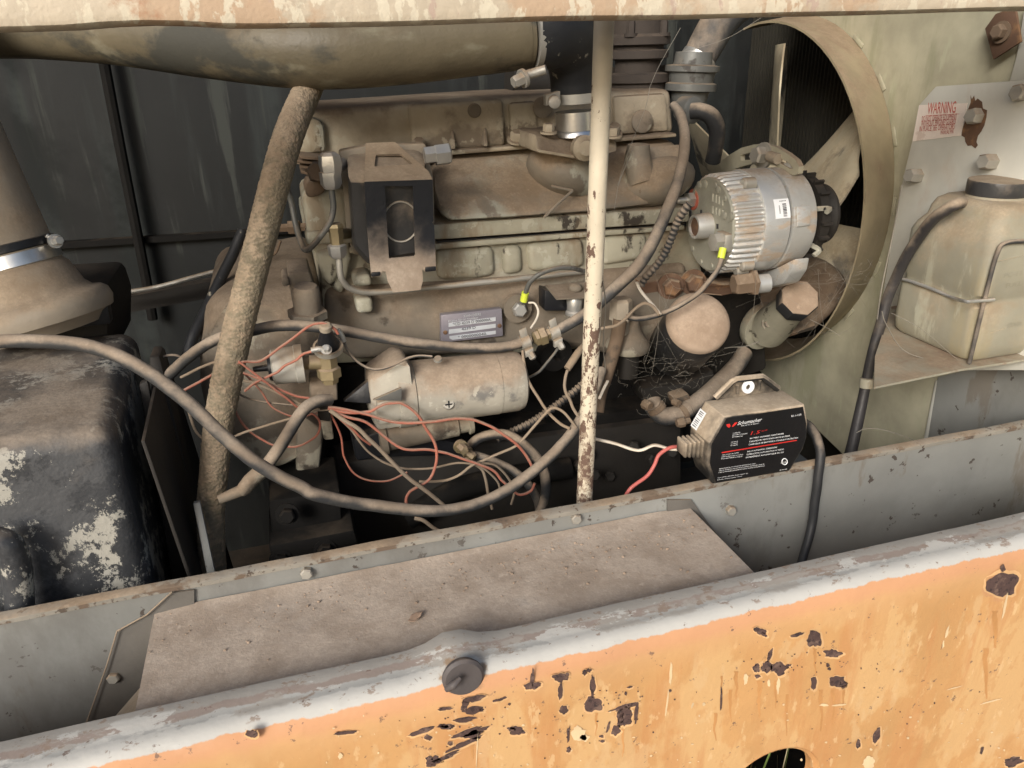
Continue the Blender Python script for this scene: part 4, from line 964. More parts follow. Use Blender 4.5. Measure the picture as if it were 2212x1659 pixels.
for px, py in ((820, 505), (815, 1300), (770, 1400)):
    q = zA(px, py); dd = ray(*q); 
    th = math.atan2(*( (lambda v: (v.z - c0.z, v.y - c0.y))(PX(q[0], q[1], c0.x + xf - .004)) ))
    part(al, "through_bolt", MB().lathe(c0 + Vector((xf - .012, math.cos(th) * ra * 1.0, math.sin(th) * ra * 1.0)), nx_, [(-.01, .0085), (.006, .0085), (.008, .006)], 12), m_zincd)
# barcode label wrapped on the centre case
def cyl(xo, th, rr): return c0 + Vector((xo, math.cos(th) * rr, math.sin(th) * rr))
def th_of(px, py, xo):
    q = PX(px, py, c0.x + xo); return math.atan2(q.z - c0.z, q.y - c0.y)
xl = xf + (xs_ - xf) * .66
ths = [2.55 + 2.0 * i / 400 for i in range(401)]
def scr(p):
    v = R3.transposed() @ (p - CAM); return CX + FPX * v.x / -v.z, CY - FPX * v.y / -v.z
def th_at_y(xo, py):
    best = min(ths, key=lambda a: abs(scr(cyl(xo, a, ra * 1.025))[1] - py)); return best
tA, tB = th_at_y(xl, zA(0, 530)[1]), th_at_y(xl, zA(0, 830)[1])
lab = MB(); 
def lpatch(mb, x0, x1, a0, a1, off):
    n = 10
    r0 = [[mb.bm.verts.new(cyl(xx, a0 + (a1 - a0) * i / n, ra * 1.03 + off)) for i in range(n + 1)] for xx in (x0, x1)]
    for i in range(n): mb.bm.faces.new((r0[0][i], r0[0][i + 1], r0[1][i + 1], r0[1][i]))
lw = .012
lpatch(lab, xl - lw, xl + lw, tA, tB, .0006)
part(al, "barcode_label", lab, m_print)
bc = MB(); 
aa = tA + (tB - tA) * .26
while aa < tA + (tB - tA) * .9:
    w_ = random.choice((.008, .014, .02)); lpatch(bc, xl + .0005, xl + .0065, aa, aa + w_, .0010); aa += w_ + random.choice((.008, .014))
for i in range(7): lpatch(bc, xl - .0055, xl - .0038, tA + (tB - tA) * (.35 + .06 * i), tA + (tB - tA) * (.385 + .06 * i), .0010)
for i in range(5): lpatch(bc, xl - .003 + .0022 * i, xl - .0016 + .0022 * i, tA + (tB - tA) * .10, tA + (tB - tA) * .145, .0010)
part(al, "label_print", bc, m_dprint)
# slotted arm
XA = c0.x + xs_ + .022
arc_o = [zA(500, 260), zA(600, 180), zA(720, 110), zA(850, 74), zA(960, 74), zA(1080, 100), zA(1190, 165), zA(1280, 235), zA(1312, 300), zA(1300, 372)]
arc_i = [zA(1262, 392), zA(1180, 360), zA(1060, 290), zA(960, 268), zA(860, 268), zA(740, 295), zA(640, 330), zA(520, 330)]
sl1 = [zA(x, y) for x, y in ((715, 185), (800, 160), (905, 150), (1010, 170), (1130, 215), (1220, 275), (1250, 320), (1215, 320), (1100, 255), (1000, 226), (890, 222), (790, 232), (715, 240))]
part(al, "slotted_arm", holed([PX(x, y, XA) for x, y in arc_o + arc_i], [PX(x, y, XA) for x, y in sl1], (.008, 0, 0)), mat("arm_dusty_paint", (.36, .34, .26), .6, 0, .1))
part(al, "arm_bolt", MB().bolt(PX(*zA(960, 190), XA), (-1, -.1, .1), .0135, .018), m_zincd)
part(al, "arm_lug", MB().tube([PX(*zA(1010, 195), XA - .004), PX(*zA(1100, 225), XA - .004)], .008, 10, smooth=False), m_lidside)
part(al, "top_ear", MB().obox(cyl(xs_ + .032, 1.75, ra * .97), Vector((.008, 0, 0)), Vector((0, .012, -.004)), Vector((0, .004, .012)), .003), m_alu)
part(al, "side_pad", MB().ext([cyl(xs_ + .008, a, ra * 1.018) for a in (2.72, 2.86, 3.0, 3.1)] + [cyl(xs_ + .03, a, ra * 1.01) for a in (3.1, 3.0, 2.86, 2.72)], (0, -.003, .001), .001), m_alu)
lug = MB().ext([PX(x, y, c0.x + xs_ + .012) for x, y in (zA(880, 1400), zA(1060, 1340), zA(1260, 1240), zA(1230, 1380), zA(1150, 1500), zA(1000, 1540), zA(870, 1545))], (.028, 0, 0), .004)
lug.lathe(P(*zA(800, 1510), .955), (1, -.1, .03), [(0, .014), (.03, .014)], 20)
part(al, "lower_ear", lug, m_alu)
part(al, "pivot_bolt", MB().lathe(P(*zA(640, 1505), .95), (1, -.1, .03), [(0, .013), (.003, .016), (.026, .016), (.028, .02), (.033, .02)], 6), m_rustd)
pl = MB().lathe(c0, axl, [(xe + .012, .040), (xe + .014, .060), (xe + .028, .060), (xe + .030, .03), (xe + .034, .03), (xe + .036, .045), (xe + .044, .038), (xe + .052, .045), (xe + .056, .045)], 48)
for i in range(18):
    th = i * math.pi / 9; u = Vector((0, math.cos(th), math.sin(th)))
    pl.obox(c0 + Vector((xe + .021, 0, 0)) + u * .061, Vector((.008, 0, 0)), u * .005, Vector((0, -u.z, u.y)) * .0018)
part(al, "pulley_fan", pl, m_dark)
for th in (2.75, 3.75): part(al, "fan_tab", MB().tube([cyl(xe + .004, th, ra * .72), cyl(xe + .02, th + .05, ra * .9), cyl(xe + .012, th + .12, ra * .98)], .004, 6), m_aluface)

# ================================================================== starter motor
st = thing("starter_motor", "dusty cylindrical starter motor with a cross head screw on its side", "starter motor", P(960, 940, .95))
s0, s1 = P(873, 851, .955), P(1118, 822, .955)
sa = (s1 - s0).normalized(); sr = 69 * mpp(s0 * .5 + s1 * .5); sl2 = (s1 - s0).length
part(st, "motor_body", MB().lathe(s0, sa, [(.012, sr * .97), (.013, sr), (sl2 * .80, sr * .985), (sl2 * .81, sr * .95)], 56), m_start)
part(st, "end_cap", MB().lathe(s0, sa, [(sl2 * .805, sr * .97), (sl2 * .97, sr * .965), (sl2 * 1.02, sr * .9), (sl2 * 1.045, sr * .74), (sl2 * 1.055, sr * .4)], 56), m_start)
part(st, "collar", MB().lathe(s0, sa, [(-.012, sr * .99), (-.011, sr * 1.03), (.011, sr * 1.03), (.012, sr * .98)], 56), m_start)
ns = MB().slope([(797, 820), (860, 778), (885, 784), (905, 920), (815, 932), (800, 900)], [.93, .93, .915, .92, .93, .93], .06, .008)
ns.prism([(815, 870), (876, 850), (880, 905), (818, 920)], .912, .03, .004)
part(st, "nose_housing", ns, m_start)
part(st, "dark_rib", MB().ext([P(806, 865, .905), P(868, 838, .90), P(868, 866, .90)], (0, .006, 0), .001), m_steel)
tr = MB()
tr.ext([P(742, 868, .94), P(797, 822, .94), P(800, 872, .93)], (0, .01, 0), .001)
part(st, "dark_rib", tr, m_black)
sc_ = cg = P(969, 873, .955 - sr * .93)
part(st, "cross_screw", MB().lathe(sc_ + Vector((0, .004, 0)), (-.1, -1, .35), [(0, .0085), (.006, .0085), (.0075, .007)], 24), m_zincd)
part(st, "screw_slot", MB().obox(sc_ + Vector((-.0003, -.0036, .0012)), Vector((.005, 0, 0)), Vector((0, .0006, 0)), Vector((0, 0, .0009))).obox(sc_ + Vector((-.0003, -.0036, .0012)), Vector((.0009, 0, 0)), Vector((0, .0006, 0)), Vector((0, .001, .005))), m_black)
part(st, "body_screw", MB().lathe(P(946, 777, .93), (-.1, -.5, 1), [(0, .006), (.003, .005)], 14), m_zincd)
so0 = P(800, 940, .965)
part(st, "solenoid", MB().lathe(P(818, 944, .96), (1, 0, .06), [(0, .026), (.01, .026), (.011, .022), (.11, .022), (.112, .019), (.125, .019), (.126, .023), (.132, .022)], 32), m_bell)
part(st, "solenoid_terminal", MB().bolt(P(993, 963, .94), (.2, -1, 0), .007, .016), m_brass)
part(st, "solenoid_terminal", MB().bolt(P(1008, 975, .945), (.5, -.7, -.4), .006, .014), m_brass)
part(st, "lower_frame", MB().slope([(760, 950), (830, 930), (1010, 960), (1000, 985), (830, 990), (770, 1000)], [.97, .96, .97, .98, .97, .97], .05, .006), m_black)

# ================================================================== switches beside the starter
sw = thing("pressure_switch", "round grey pressure switch cup with two wires on the bell housing", "switch", P(625, 820, .93))
w0, w1 = P(587, 793, .93), P(650, 785, .93); wa = (w1 - w0).normalized(); wr = 40 * mpp(w0); wl_ = (w1 - w0).length
part(sw, "cup", MB().lathe(w0, wa, [(0, wr * .85), (.002, wr * .97), (wl_ * .8, wr), (wl_ * .82, wr * 1.06), (wl_ * 1.08, wr * 1.06), (wl_ * 1.1, wr * .9)], 36), m_silver)
part(sw, "black_back", MB().lathe(w0, wa, [(-.004, wr * .7), (.001, wr * .8)], 30).lathe(w0, wa, [(-.022, wr * .15), (-.004, wr * .2)], 10), m_black)
part(sw, "stem", MB().lathe(w1, wa, [(0, wr * .4), (.03, wr * .35)], 12), m_brass)
hs = thing("temperature_sender", "upright sender with a black cone boot and ring on a brass tee", "sender", P(708, 812, .91))
h0 = P(709, 752, .91); hm = mpp(h0)
tilt = Vector((0, -.35, 1)).normalized()
part(hs, "ring_cup", MB().lathe(h0, tilt, [(-.004, 24 * hm), (-.003, 31 * hm), (.004, 32 * hm), (.0045, 27 * hm), (.002, 26 * hm)], 36), m_zincd)
part(hs, "cone_boot", MB().lathe(h0, tilt, [(0, 24 * hm), (.006, 23 * hm), (.026, 13 * hm), (.029, 13 * hm)], 24), m_black)
part(hs, "top_button", MB().lathe(h0 + tilt * .029, tilt, [(0, 13.5 * hm), (.006, 13.5 * hm), (.008, 10 * hm)], 24), m_lidside)
part(hs, "brass_tee", MB().lathe(P(708, 785, .912), (0, 0, -1), [(-.012, .012), (.004, .012), (.006, .015), (.018, .015), (.02, .011), (.026, .010)], 6).tube([P(668, 783, .912), P(708, 783, .912)], .009, 10, smooth=False), m_brass)
part(hs, "terminal_screw", MB().bolt(P(705, 756, .882), (0, -.7, .7), .0045, .006), m_zinc)
cb = thing("wire_bracket", "upright dusty bracket clamping the wires and hose on the housing", "bracket", P(705, 950, .92))
part(cb, "bracket_arm", MB().slope([(668, 816), (728, 812), (730, 865), (708, 868), (712, 880), (676, 880), (670, 860)], [.94, .94, .93, .92, .91, .91, .93], .02, .004), m_bell)
part(cb, "clip", MB().slope([(684, 868), (713, 872), (714, 912), (688, 908)], [.895, .895, .905, .905], .012, .002), m_dark)
part(cb, "clip_leg", MB().prism([(692, 912), (716, 908), (722, 950), (700, 952)], .925, .03, .003), m_bell)

# ================================================================== oil filter, filler, pump, lower hose
of = thing("oil_filter", "black oil filter canister with a thick cap of pale dust on its end", "oil filter", P(1450, 830, 1.0))
o0 = P(1511, 694, .93)
oax = (P(1447, 772, 1.06) - o0).normalized(); orr = 70 * mpp(o0)
part(of, "canister", MB().lathe(o0, oax, [(0.001, orr * .90), (.004, orr * .97), (.010, orr), (.115, orr * 1.02), (.118, orr * .98), (.13, orr * .98)], 48), m_canister)
tt = MB(); tt.lathe(o0, -oax, [(-.010, orr * 1.004), (-.004, orr * .985), (.000, orr * .94), (.0045, orr * .82), (.0085, orr * .5), (.010, orr * .05)], 48)
part(of, "dust_cap", tt, m_dustdisc)
part(of, "filter_base", MB().prism([(1385, 840), (1480, 830), (1540, 800), (1545, 860), (1470, 880), (1395, 872), (1372, 810)], 1.04, .06, .008), m_dark)
fc = thing("oil_filler", "short filler neck with an eight sided dusty cap", "filler neck", P(1670, 735, 1.06))
f0 = P(1728, 643, .985); fb = P(1668, 702, 1.07); fa = (f0 - fb).normalized(); fm_ = mpp(f0)
part(fc, "neck", MB().lathe(fb, fa, [(-.02, .034), (.01, .033), ((f0 - fb).length - .03, .0245), ((f0 - fb).length - .01, .0245)], 32), m_paint)
part(fc, "cap", MB().lathe(f0, fa, [(-.026, 42 * fm_), (-.003, 44 * fm_), (0, 42 * fm_)], 8), m_rubber)
part(fc, "cap_top", MB().lathe(f0, fa, [(-.001, 42.5 * fm_), (.002, 41 * fm_), (.003, 30 * fm_)], 8), m_dustdisc)
part(fc, "neck_flange", MB().ext([fb + fa.orthogonal().normalized() * 0 + v for v in [Vector((math.cos(a) * .046, 0.02 + .012 * math.cos(a), math.sin(a) * .040 - .012)) for a in [2 * math.pi * i / 24 for i in range(24)]]], (0, .02, 0), .003), m_paint)
part(fc, "flange_bolt", MB().bolt(P(1658, 698, 1.045), (-.4, -.9, .2), .007, .010), m_bell)
pu = thing("lift_pump", "dusty mushroom shaped lift pump behind the steel rod", "fuel pump", P(1362, 812, 1.0))
q0 = P(1356, 745, .99); qm = mpp(q0)
part(pu, "pump_dome", MB().lathe(q0, (0.04, 0, 1), [(-.012, 30 * qm), (-.008, 44 * qm), (-.002, 48 * qm), (.004, 47 * qm), (.012, 38 * qm), (.024, 27 * qm), (.034, 22 * qm), (.044, 20 * qm)], 36), m_bell)
part(pu, "pump_body", MB().lathe(q0, (0, 0, -1), [(.01, 24 * qm), (.02, 26 * qm), (.05, 24 * qm), (.052, 17 * qm)], 28), m_dark)
q1 = P(1341, 692, .975)
part(pu, "hex_plug", MB().lathe(q1, (0, 0, 1), [(-.02, .0125), (.0, .0125), (.002, .017), (.03, .016), (.034, .012)], 6), m_lidside)
dk = MB().ptube([(1340, 690), (1333, 730), (1322, 770), (1308, 815), (1296, 850), (1290, 890)], [.965, .965, .96, .95, .94, .93], 15, seg=16)
solo("dipstick_tube", dk, m_rustd, "rusty orange brown tube slanting down just right of the steel rod", "tube")
lh = thing("oil_cooler_hose", "dusty hose with a clamped elbow below the black oil filter", "hose", P(1450, 900, .97))
part(lh, "hose", MB().ptube([(1608, 762), (1590, 790), (1555, 826), (1520, 858), (1482, 886)], [1.08, 1.06, 1.03, 1.0, .98], 19, seg=18), m_cable)
part(lh, "elbow", MB().ptube([(1484, 884), (1458, 897), (1432, 898), (1414, 882), (1408, 866)], [.98, .975, .975, .98, .99], 20, seg=18), m_cable)
for x, y, a in ((1472, 892, (1, .3, .35)), (1418, 882, (-.5, .3, .8))):
    q = P(x, y, .976); part(lh, "hose_clamp", MB().lathe(q, a, [(-.005, .0135), (-.004, .0152), (.004, .0152), (.005, .0135)], 24), m_rustd)
for q_, a_, pr_ in ((P(1462, 915, .955), (1, 0, .1), [(0, .006), (.004, .008), (.012, .008), (.014, .005), (.022, .005)]), (P(1392, 872, .965), (.3, -1, 0), [(0, .008), (.012, .008), (.014, .006)]), (P(1455, 867, .98), (.3, -1, 0), [(0, .006), (.012, .006)])):
    part(lh, "clamp_screw", MB().lathe(q_, a_, pr_, 8), m_rustd)
part(lh, "union", MB().prism([(1456, 862), (1490, 850), (1496, 868), (1462, 882)], .985, .03, .005), m_rustd)

# ================================================================== battery charger
bc_ = thing("battery_charger", "small black battery charger with white and red lettering on the rail", "battery charger", P(1630, 1035, .73))
CYF = .7075
fpts = [(540, 640), (1660, 470), (1705, 720), (1690, 930), (1640, 1090), (1450, 1400), (380, 1582), (292, 1300), (322, 1010)]
F3 = [P(*zC(x, y), CYF) for x, y in fpts]
tb_ = PZ(*zC(290, 400), P(*zC(540, 640), CYF).z) - P(*zC(540, 640), CYF)
bk = Vector((tb_.x * .6, max(.03, tb_.y), 0)) if tb_.y > 0 else Vector((0, .06, 0))
bk = Vector((0, bk.y, 0))
cen = sum(F3, Vector()) / len(F3)
sh_ = lambda p, k, d: cen + (p - cen) * k + Vector((0, d, 0))
part(bc_, "case", MB().loft([[sh_(p, .985, 0.0005) for p in F3], [sh_(p, 1.0, .003) for p in F3], [sh_(p, .99, bk.y - .004) for p in F3], [sh_(p, .96, bk.y) for p in F3]], .0012), m_blackdust)
part(bc_, "label_face", MB().ext([sh_(p, .945, .0004) for p in F3], (0, -.0008, 0)), m_face)
def fc3(x, y): return P(*zC(x, y), CYF - .001)
def ln(m_, s, x0, y0, x1, y1, h, it=0.):
    part(bc_, 'printed_line', text_mb(MB(), s, fc3(x0, y0), fc3(x1, y1), Vector((0, -1, 0)), h * .15543 * mpp(cen), Vector((0, 0, 1)), it), m_)
wt = m_print
ln(wt, "Schumacher", 715, 752, 1055, 695, 75, .35); ln(wt, "ELECTRIC", 770, 768, 1018, 732, 20); ln(wt, "SE-1-12S", 1462, 640, 1600, 615, 38)
for i, s in enumerate(("COMPLETE", "BATTERY CHARGER", "BATTERIES DE")): ln(wt, s, 650 - i * 4, 872 + i * 26, (755, 852, 785)[i], 858 + i * 26 - (10 if i == 1 else 0), 20)
for i, s in enumerate(("12 VOLT", "12 VOLT", "12 VOLTS")): ln(wt, s, 628 - i * 4, 996 + i * 24, 722 - i * 3, 983 + i * 24, 20)
for i, (s, e) in enumerate((("BATTERY CHARGER/ MAINTAINER", 1358), ("CARGADOR/ MANTENEDOR DE BATERIA", 1445), ("CHARGEUR DE BATTERIE A CHARGE D'ENTRETIEN", 1555))):
    ln(wt, s, 888 - i * 9, 948 + i * 43, e, 948 + i * 43 - (e - 888) * .148, 32)
for i, (s, e) in enumerate((("FOR 12 VOLT BATTERIES", 735), ("PARA BATERIAS DE 12 VOLTIOS", 795), ("POUR BATTERIES 12 VOLTS", 780))): ln(wt, s, 500 - i * 6, 1176 + i * 26, e, 1140 + i * 26, 20)
for i, (s, e) in enumerate((("FULLY AUTOMATIC OPERATION", 1262), ("OPERACION AUTOMATICA A TODO", 1360), ("ENTIEREMENT AUTOMATIQUE DE 12V", 1358))): ln(wt, s, 852 - i * 9, 1130 + i * 41, e, 1130 + i * 41 - (e - 852) * .15, 32)
for i, (s, e) in enumerate((("READ MANUAL TO SAVE THIS IMPORTANT INFO", 965), ("LEA EL MANUAL DE INSTRUCCIONES ANTES DE USAR EL", 1092), ("LIRE LE MANUEL D'INSTRUCTIONS AVANT UTILISATION", 1090))): ln(wt, s, 464 - i * 5, 1366 + i * 26, e, 1366 + i * 26 - (e - 464) * .15, 20)
for i, (s, e) in enumerate((("Input: 120VAC 60Hz 0.5A Output: 12VDC 1.5A", 862), ("Entrada: 120VCA Salida: 12VCC", 780))): ln(wt, s, 442 - i * 4, 1490 + i * 28, e, 1490 + i * 28 - (e - 442) * .15, 19)
ln(wt, "00-99-000", 1300, 1384, 1405, 1366, 17)
ul = MB().tube([fc3(1375 + 36 * math.cos(a), 1262 + 42 * math.sin(a)) for a in [2 * math.pi * i / 28 for i in range(29)]], .0006, 5, smooth=False)
ln(m_print, "UL", 1356, 1284, 1396, 1276, 46); ln(m_print, "c", 1318, 1290, 1332, 1288, 36)
part(bc_, "certification_mark", ul, m_print)
rt_ = MB(); ln(m_printr, "1.5", 897, 890, 1030, 868, 78, .2); ln(m_printr, "AMP", 1045, 842, 1130, 828, 24)
part(bc_, "red_rule", MB().face([fc3(*q) for q in ((500, 1130), (1545, 958), (1545, 972), (500, 1146))]), m_printr)
rt_.face([fc3(*q) for q in ((565, 745), (612, 735), (625, 770), (604, 792), (575, 775))]); rt_.face([fc3(*q) for q in ((640, 775), (680, 722), (722, 712), (700, 745), (655, 780))])
part(bc_, "red_emblem", rt_, m_printr)
# side label on the upper left chamfer
a0, a1 = F3[0], F3[8]
ed = (a1 - a0)
S_ = lambda u, v: a0 + ed * v + Vector((0, bk.y * u, 0))
nS = ed.cross(Vector((0, 1, 0))).normalized()
if nS.dot(CAM - a0) < 0: nS = -nS
part(bc_, "side_sticker", MB().face([S_(u, v) + nS * .0012 for u, v in ((.62, .28), (.92, .28), (.92, .95), (.62, .95))]), m_print)
bs = MB()
for i in range(9):
    v = .34 + i * .065
    if i not in (3,): bs.face([S_(u, vv) + nS * .0016 for u, vv in ((.68, v), (.86, v), (.86, v + random.choice((.02, .035))), (.68, v + .02))])
part(bc_, "side_barcode", bs, m_dprint)
# mounting tab on the top back edge
zt_ = F3[0].z
ptab = [zC(x, y) for x, y in ((410, 380), (640, 150), (700, 120), (1060, 80), (1100, 110), (1280, 250))]
Yt = CYF + bk.y - .004
tp = [P(x, y, Yt) for x, y in ptab]
tbm = MB().tube(tp, .0042, 8, smooth=False)
tbm.tube([P(*zC(1030, 130), Yt), P(*zC(1010, 270), Yt)], .0022, 8, smooth=False)
tbm.tube([P(*zC(720, 200), Yt), P(*zC(715, 320), Yt)], .0022, 8, smooth=False)
part(bc_, "mounting_tab", tbm, m_blackdust)
part(bc_, "tab_web", MB().ext([P(*zC(x, y), Yt + .003) for x, y in ((480, 390), (680, 150), (1070, 100), (1260, 250), (1240, 290), (560, 400))], (0, .002, 0)), m_blackdust)
part(bc_, "white_washer", MB().lathe(P(*zC(862, 222), Yt - .001), (0, -1, .1), [(0, .0085), (.002, .0082), (.0022, .0036), (.0002, .0030)], 24, caps=False), m_print)
bo = MB(); q0, q1 = P(*zC(215, 1040), CYF + .022), P(*zC(-80, 1060), CYF + .022)
bd = (q1 - q0).normalized(); bl_ = (q1 - q0).length
for i in range(5): bo.obox(q0 + bd * (bl_ * (.1 + .2 * i)), bd * (bl_ * .07), Vector((0, .011, 0)), Vector((0, 0, .0125 - .0006 * i)), .002)
bo.obox(q0 + bd * bl_ * .5, bd * bl_ * .5, Vector((0, .008, 0)), Vector((0, 0, .009)), .002)
part(bc_, "cable_boot", bo, m_blackdust)

# ================================================================== coolant bottle
bt = thing("coolant_bottle", "cloudy plastic coolant bottle with a wide dusty round cap at the right edge", "bottle", (.95, .84, 1.07))
xb, yb0, yb1 = P(2091, 785, .76).x, .76, .915
zb0, zb1 = P(2091, 785, .76).z, P(2155, 525, .76).z
cx0 = PX(2158, 385, xb + .055)
zs = PX(2060, 425, xb + .02).z
def bring(z, inset, n=6):
    x0, x1, y0, y1 = xb + inset, xb + .24 - inset, yb0 + inset, yb1 - inset
    r = .018; out = []
    for (cx, cy, a0) in ((x1 - r, y1 - r, 0), (x0 + r, y1 - r, 1), (x0 + r, y0 + r, 2), (x1 - r, y0 + r, 3)):
        for i in range(n + 1):
            a = (a0 + i / n) * math.pi / 2; out.append(Vector((cx + r * math.cos(a), cy + r * math.sin(a), z)))
    return out
bm2 = MB().loft([bring(z, i) for z, i in ((zb0, .006), (zb0 + .006, .0015), (zb0 + .02, 0), (zb0 + .075, .0), (zb0 + .08, .003), (zb0 + .088, .003), (zb0 + .093, 0), (zb1 - .012, 0), (zb1, .004), (zb1 + .012, .012), (zs - .016, .014), (zs - .006, .018), (zs, .026))])
part(bt, "bottle_body", bm2, m_bottle)
cc = PX(2160, 392, xb + .075); rc_ = 62 * mpp(cc)
part(bt, "neck", MB().lathe(Vector((cc.x, cc.y, zs - .002)), (0, 0, 1), [(0, rc_ * 1.05), (.004, rc_ * .98), (.012, rc_ * .95)], 48), m_bottle)
ztop = zs + .022
part(bt, "cap", MB().lathe(Vector((cc.x, cc.y, zs + .003)), (0, 0, 1), [(0, rc_ * .99), (.002, rc_), (.017, rc_), (.019, rc_ * .985)], 64), m_canister)
part(bt, "cap_dust", MB().lathe(Vector((cc.x, cc.y, ztop - .001)), (0, 0, 1), [(0, rc_ * .985), (.001, rc_ * .96), (.0018, rc_ * .5)], 64), m_lidside)
part(bt, "corner_strap", MB().tube([Vector((xb + .06, yb0 - .003, zb1 - .002)), Vector((xb + .015, yb0 - .003, zb1 + .0)), Vector((xb + .004, yb0 - .002, zb1 - .012)), Vector((xb + .002, yb0 - .001, zb0 + .1)), Vector((xb + .001, yb0 - .001, zb0))], .0028, 10), m_cable)
tx = MB()
for s, a, b in (("PC-13", (2168, 600), (2206, 594)), ("FULL", (2172, 622), (2206, 616)), ("COLD", (2176, 708), (2206, 702))): text_mb(tx, s, P(*a, yb0 - .0004), P(*b, yb0 - .0004), Vector((0, -1, 0)), .009, Vector((0, 0, 1)))
tx.tube([P(2140, 720, yb0), P(2172, 709, yb0)], .0007, 6, smooth=False).tube([P(2150, 566, yb0), P(2212, 552, yb0)], .0007, 6, smooth=False)
part(bt, "moulded_mark", tx, m_bottle)
wr_ = [PX(x, y, xb - .004) for x, y in ((1936, 600), (1965, 607), (2008, 622), (2058, 643))] + [P(2085, 651, yb0 - .003), P(2101, 651, yb0 - .004), P(2125, 649, yb0 - .004), P(2147, 647, yb0 - .004)]
solo("retaining_wire", MB().tube(wr_, .0024, 10), m_zinc, "bent bare wire clip hooked across the cloudy bottle", "wire clip")
shf = thing("bottle_shelf", "rusty sheet shelf under the cloudy coolant bottle", "shelf", (.9, .85, 1.06))
zsh = zb0 - .002
part(shf, "shelf_sheet", MB().ext([PZ(1888, 836, zsh), PZ(2078, 797, zsh), Vector((1.3, .742, zsh)), Vector((1.3, .99, zsh)), Vector((.94, 1.0, zsh)), PZ(1890, 770, zsh)], (0, 0, -.003)), m_shelf)
oh = thing("overflow_hose", "black overflow hose hanging beside the coolant bottle", "hose", P(1838, 990, .85))
part(oh, "hose", MB().tube([PX(2078, 438, xb + .02), PX(2068, 440, xb - .008), PX(2045, 452, xb - .016), PX(2015, 474, xb - .018), PX(1985, 512, xb - .016), PX(1957, 556, xb - .016), PX(1936, 600, xb - .016), PX(1917, 645, xb - .02), PX(1904, 695, xb - .025), PX(1892, 735, xb - .03), PX(1881, 778, xb - .035), PX(1870, 832, xb - .04), PX(1856, 898, xb - .05), PX(1842, 960, xb - .06), PX(1828, 1020, xb - .07)], [.0078] * 11 + [.0078, .0085, .009, .0105], 14), mat("hose_black_sheen", (.035, .033, .034), .45, 0, .05, dcol=(.36, .29, .215), dgrad=(.16, 2.2)))
qc = PX(1872, 826, xb - .04)
part(oh, "pale_clamp", MB().lathe(qc, (PX(1870, 845, xb - .041) - qc), [(-.007, .0085), (-.006, .0105), (.008, .0105), (.009, .0085)], 20), m_paintc)

# ================================================================== hoses and cables
def hose(name, pix, Y, r, m, label, cat, group=None, **k):
    k.setdefault('wob', .0010 if name == 'loose_wire' else .0006)
    if 'ribs' not in k and name != 'loose_wire': k.setdefault('rough', .035); k.setdefault('rscale', 75)
    return solo(name, MB().ptube(pix, Y, r, **k), m, label, cat, group)
hose("battery_cable", [(-40, 742), (0, 738), (100, 738), (200, 750), (283, 782), (350, 826), (417, 879), (483, 942), (567, 1009), (650, 1052), (682, 1069), (782, 1089), (915, 1103), (982, 1100), (1049, 1082), (1115, 1046), (1182, 993), (1228, 944), (1258, 898), (1285, 840), (1300, 800)],
     [.86, .86, .85, .84, .82, .80, .79, .78, .77, .77, .77, .78, .79, .80, .81, .82, .84, .86, .88, .91, .94], 13.6, m_cable, "thick dusty black cable sagging in a long curve from the tank to the rod", "cable", seg=18)
bh_ = thing("breather_hose", "long dusty black hose with two hex fittings and worm clamps along the engine", "hose", P(1082, 760, .96))
part(bh_, "left_hose", MB().ptube([(345, 880), (350, 840), (368, 808), (417, 764), (473, 731), (549, 713), (615, 703), (715, 710), (849, 734), (982, 750), (1082, 750), (1146, 735)], [1.0, .99, .98, .97, .96, .95, .95, .945, .945, .95, .955, .96], 11.8, seg=16, rough=.035, rscale=75), m_cable)
part(bh_, "right_hose", MB().ptube([(1196, 718), (1247, 690), (1290, 658), (1330, 622), (1380, 573), (1412, 520), (1438, 462), (1462, 400), (1476, 340), (1479, 290), (1470, 250), (1455, 228)], [.96, .955, .95, .945, .945, .95, .96, .98, 1.0, 1.03, 1.06, 1.09], [11.5, 12, 12.5, 13, 13.5, 13, 13, 12.5, 12, 11.5, 11, 10], seg=18, rough=.035, rscale=75), m_cable)
fa_ = (P(1190, 720, .96) - P(1150, 735, .96)).normalized()
part(bh_, "hex_fitting", MB().lathe(P(1152, 733, .96), fa_, [(0, .007), (.003, .0115), (.008, .0115), (.0085, .007)], 6).lathe(P(1162, 729, .96), fa_, [(0, .008), (.002, .0135), (.011, .0135), (.013, .008), (.024, .0075)], 6), m_brass)
for x, y in ((1134, 738), (1197, 717)):
    q = P(x, y, .96)
    cl_ = MB().lathe(q, fa_, [(-.007, .0085), (-.0065, .0105), (.0065, .0105), (.007, .0085)], 24)
    cl_.obox(q + Vector((-.003, -.004, .014)), Vector((.005, 0, .002)), Vector((0, .001, 0)), Vector((-.0015, 0, .007)), .0006)
    cl_.obox(q + Vector((.002, -.010, -.012)), Vector((.006, 0, .002)), Vector((0, .004, 0)), Vector((0, 0, .005)), .001).lathe(q + Vector((.004, -.012, -.013)), (.2, -.6, -.6), [(0, .005), (.008, .005), (.010, .0035)], 6)
    part(bh_, "worm_clamp", cl_, m_zincd)
eh = thing("elbow_hose", "short bent black hose ending in a stubby dusty plug at lower left", "hose", P(560, 1060, .84))
part(eh, "hose", MB().ptube([(712, 864), (690, 866), (664, 878), (645, 900), (625, 932), (604, 966), (578, 1002), (560, 1020)], [.90, .89, .88, .87, .865, .86, .855, .85], 13.5, seg=16), m_cable)
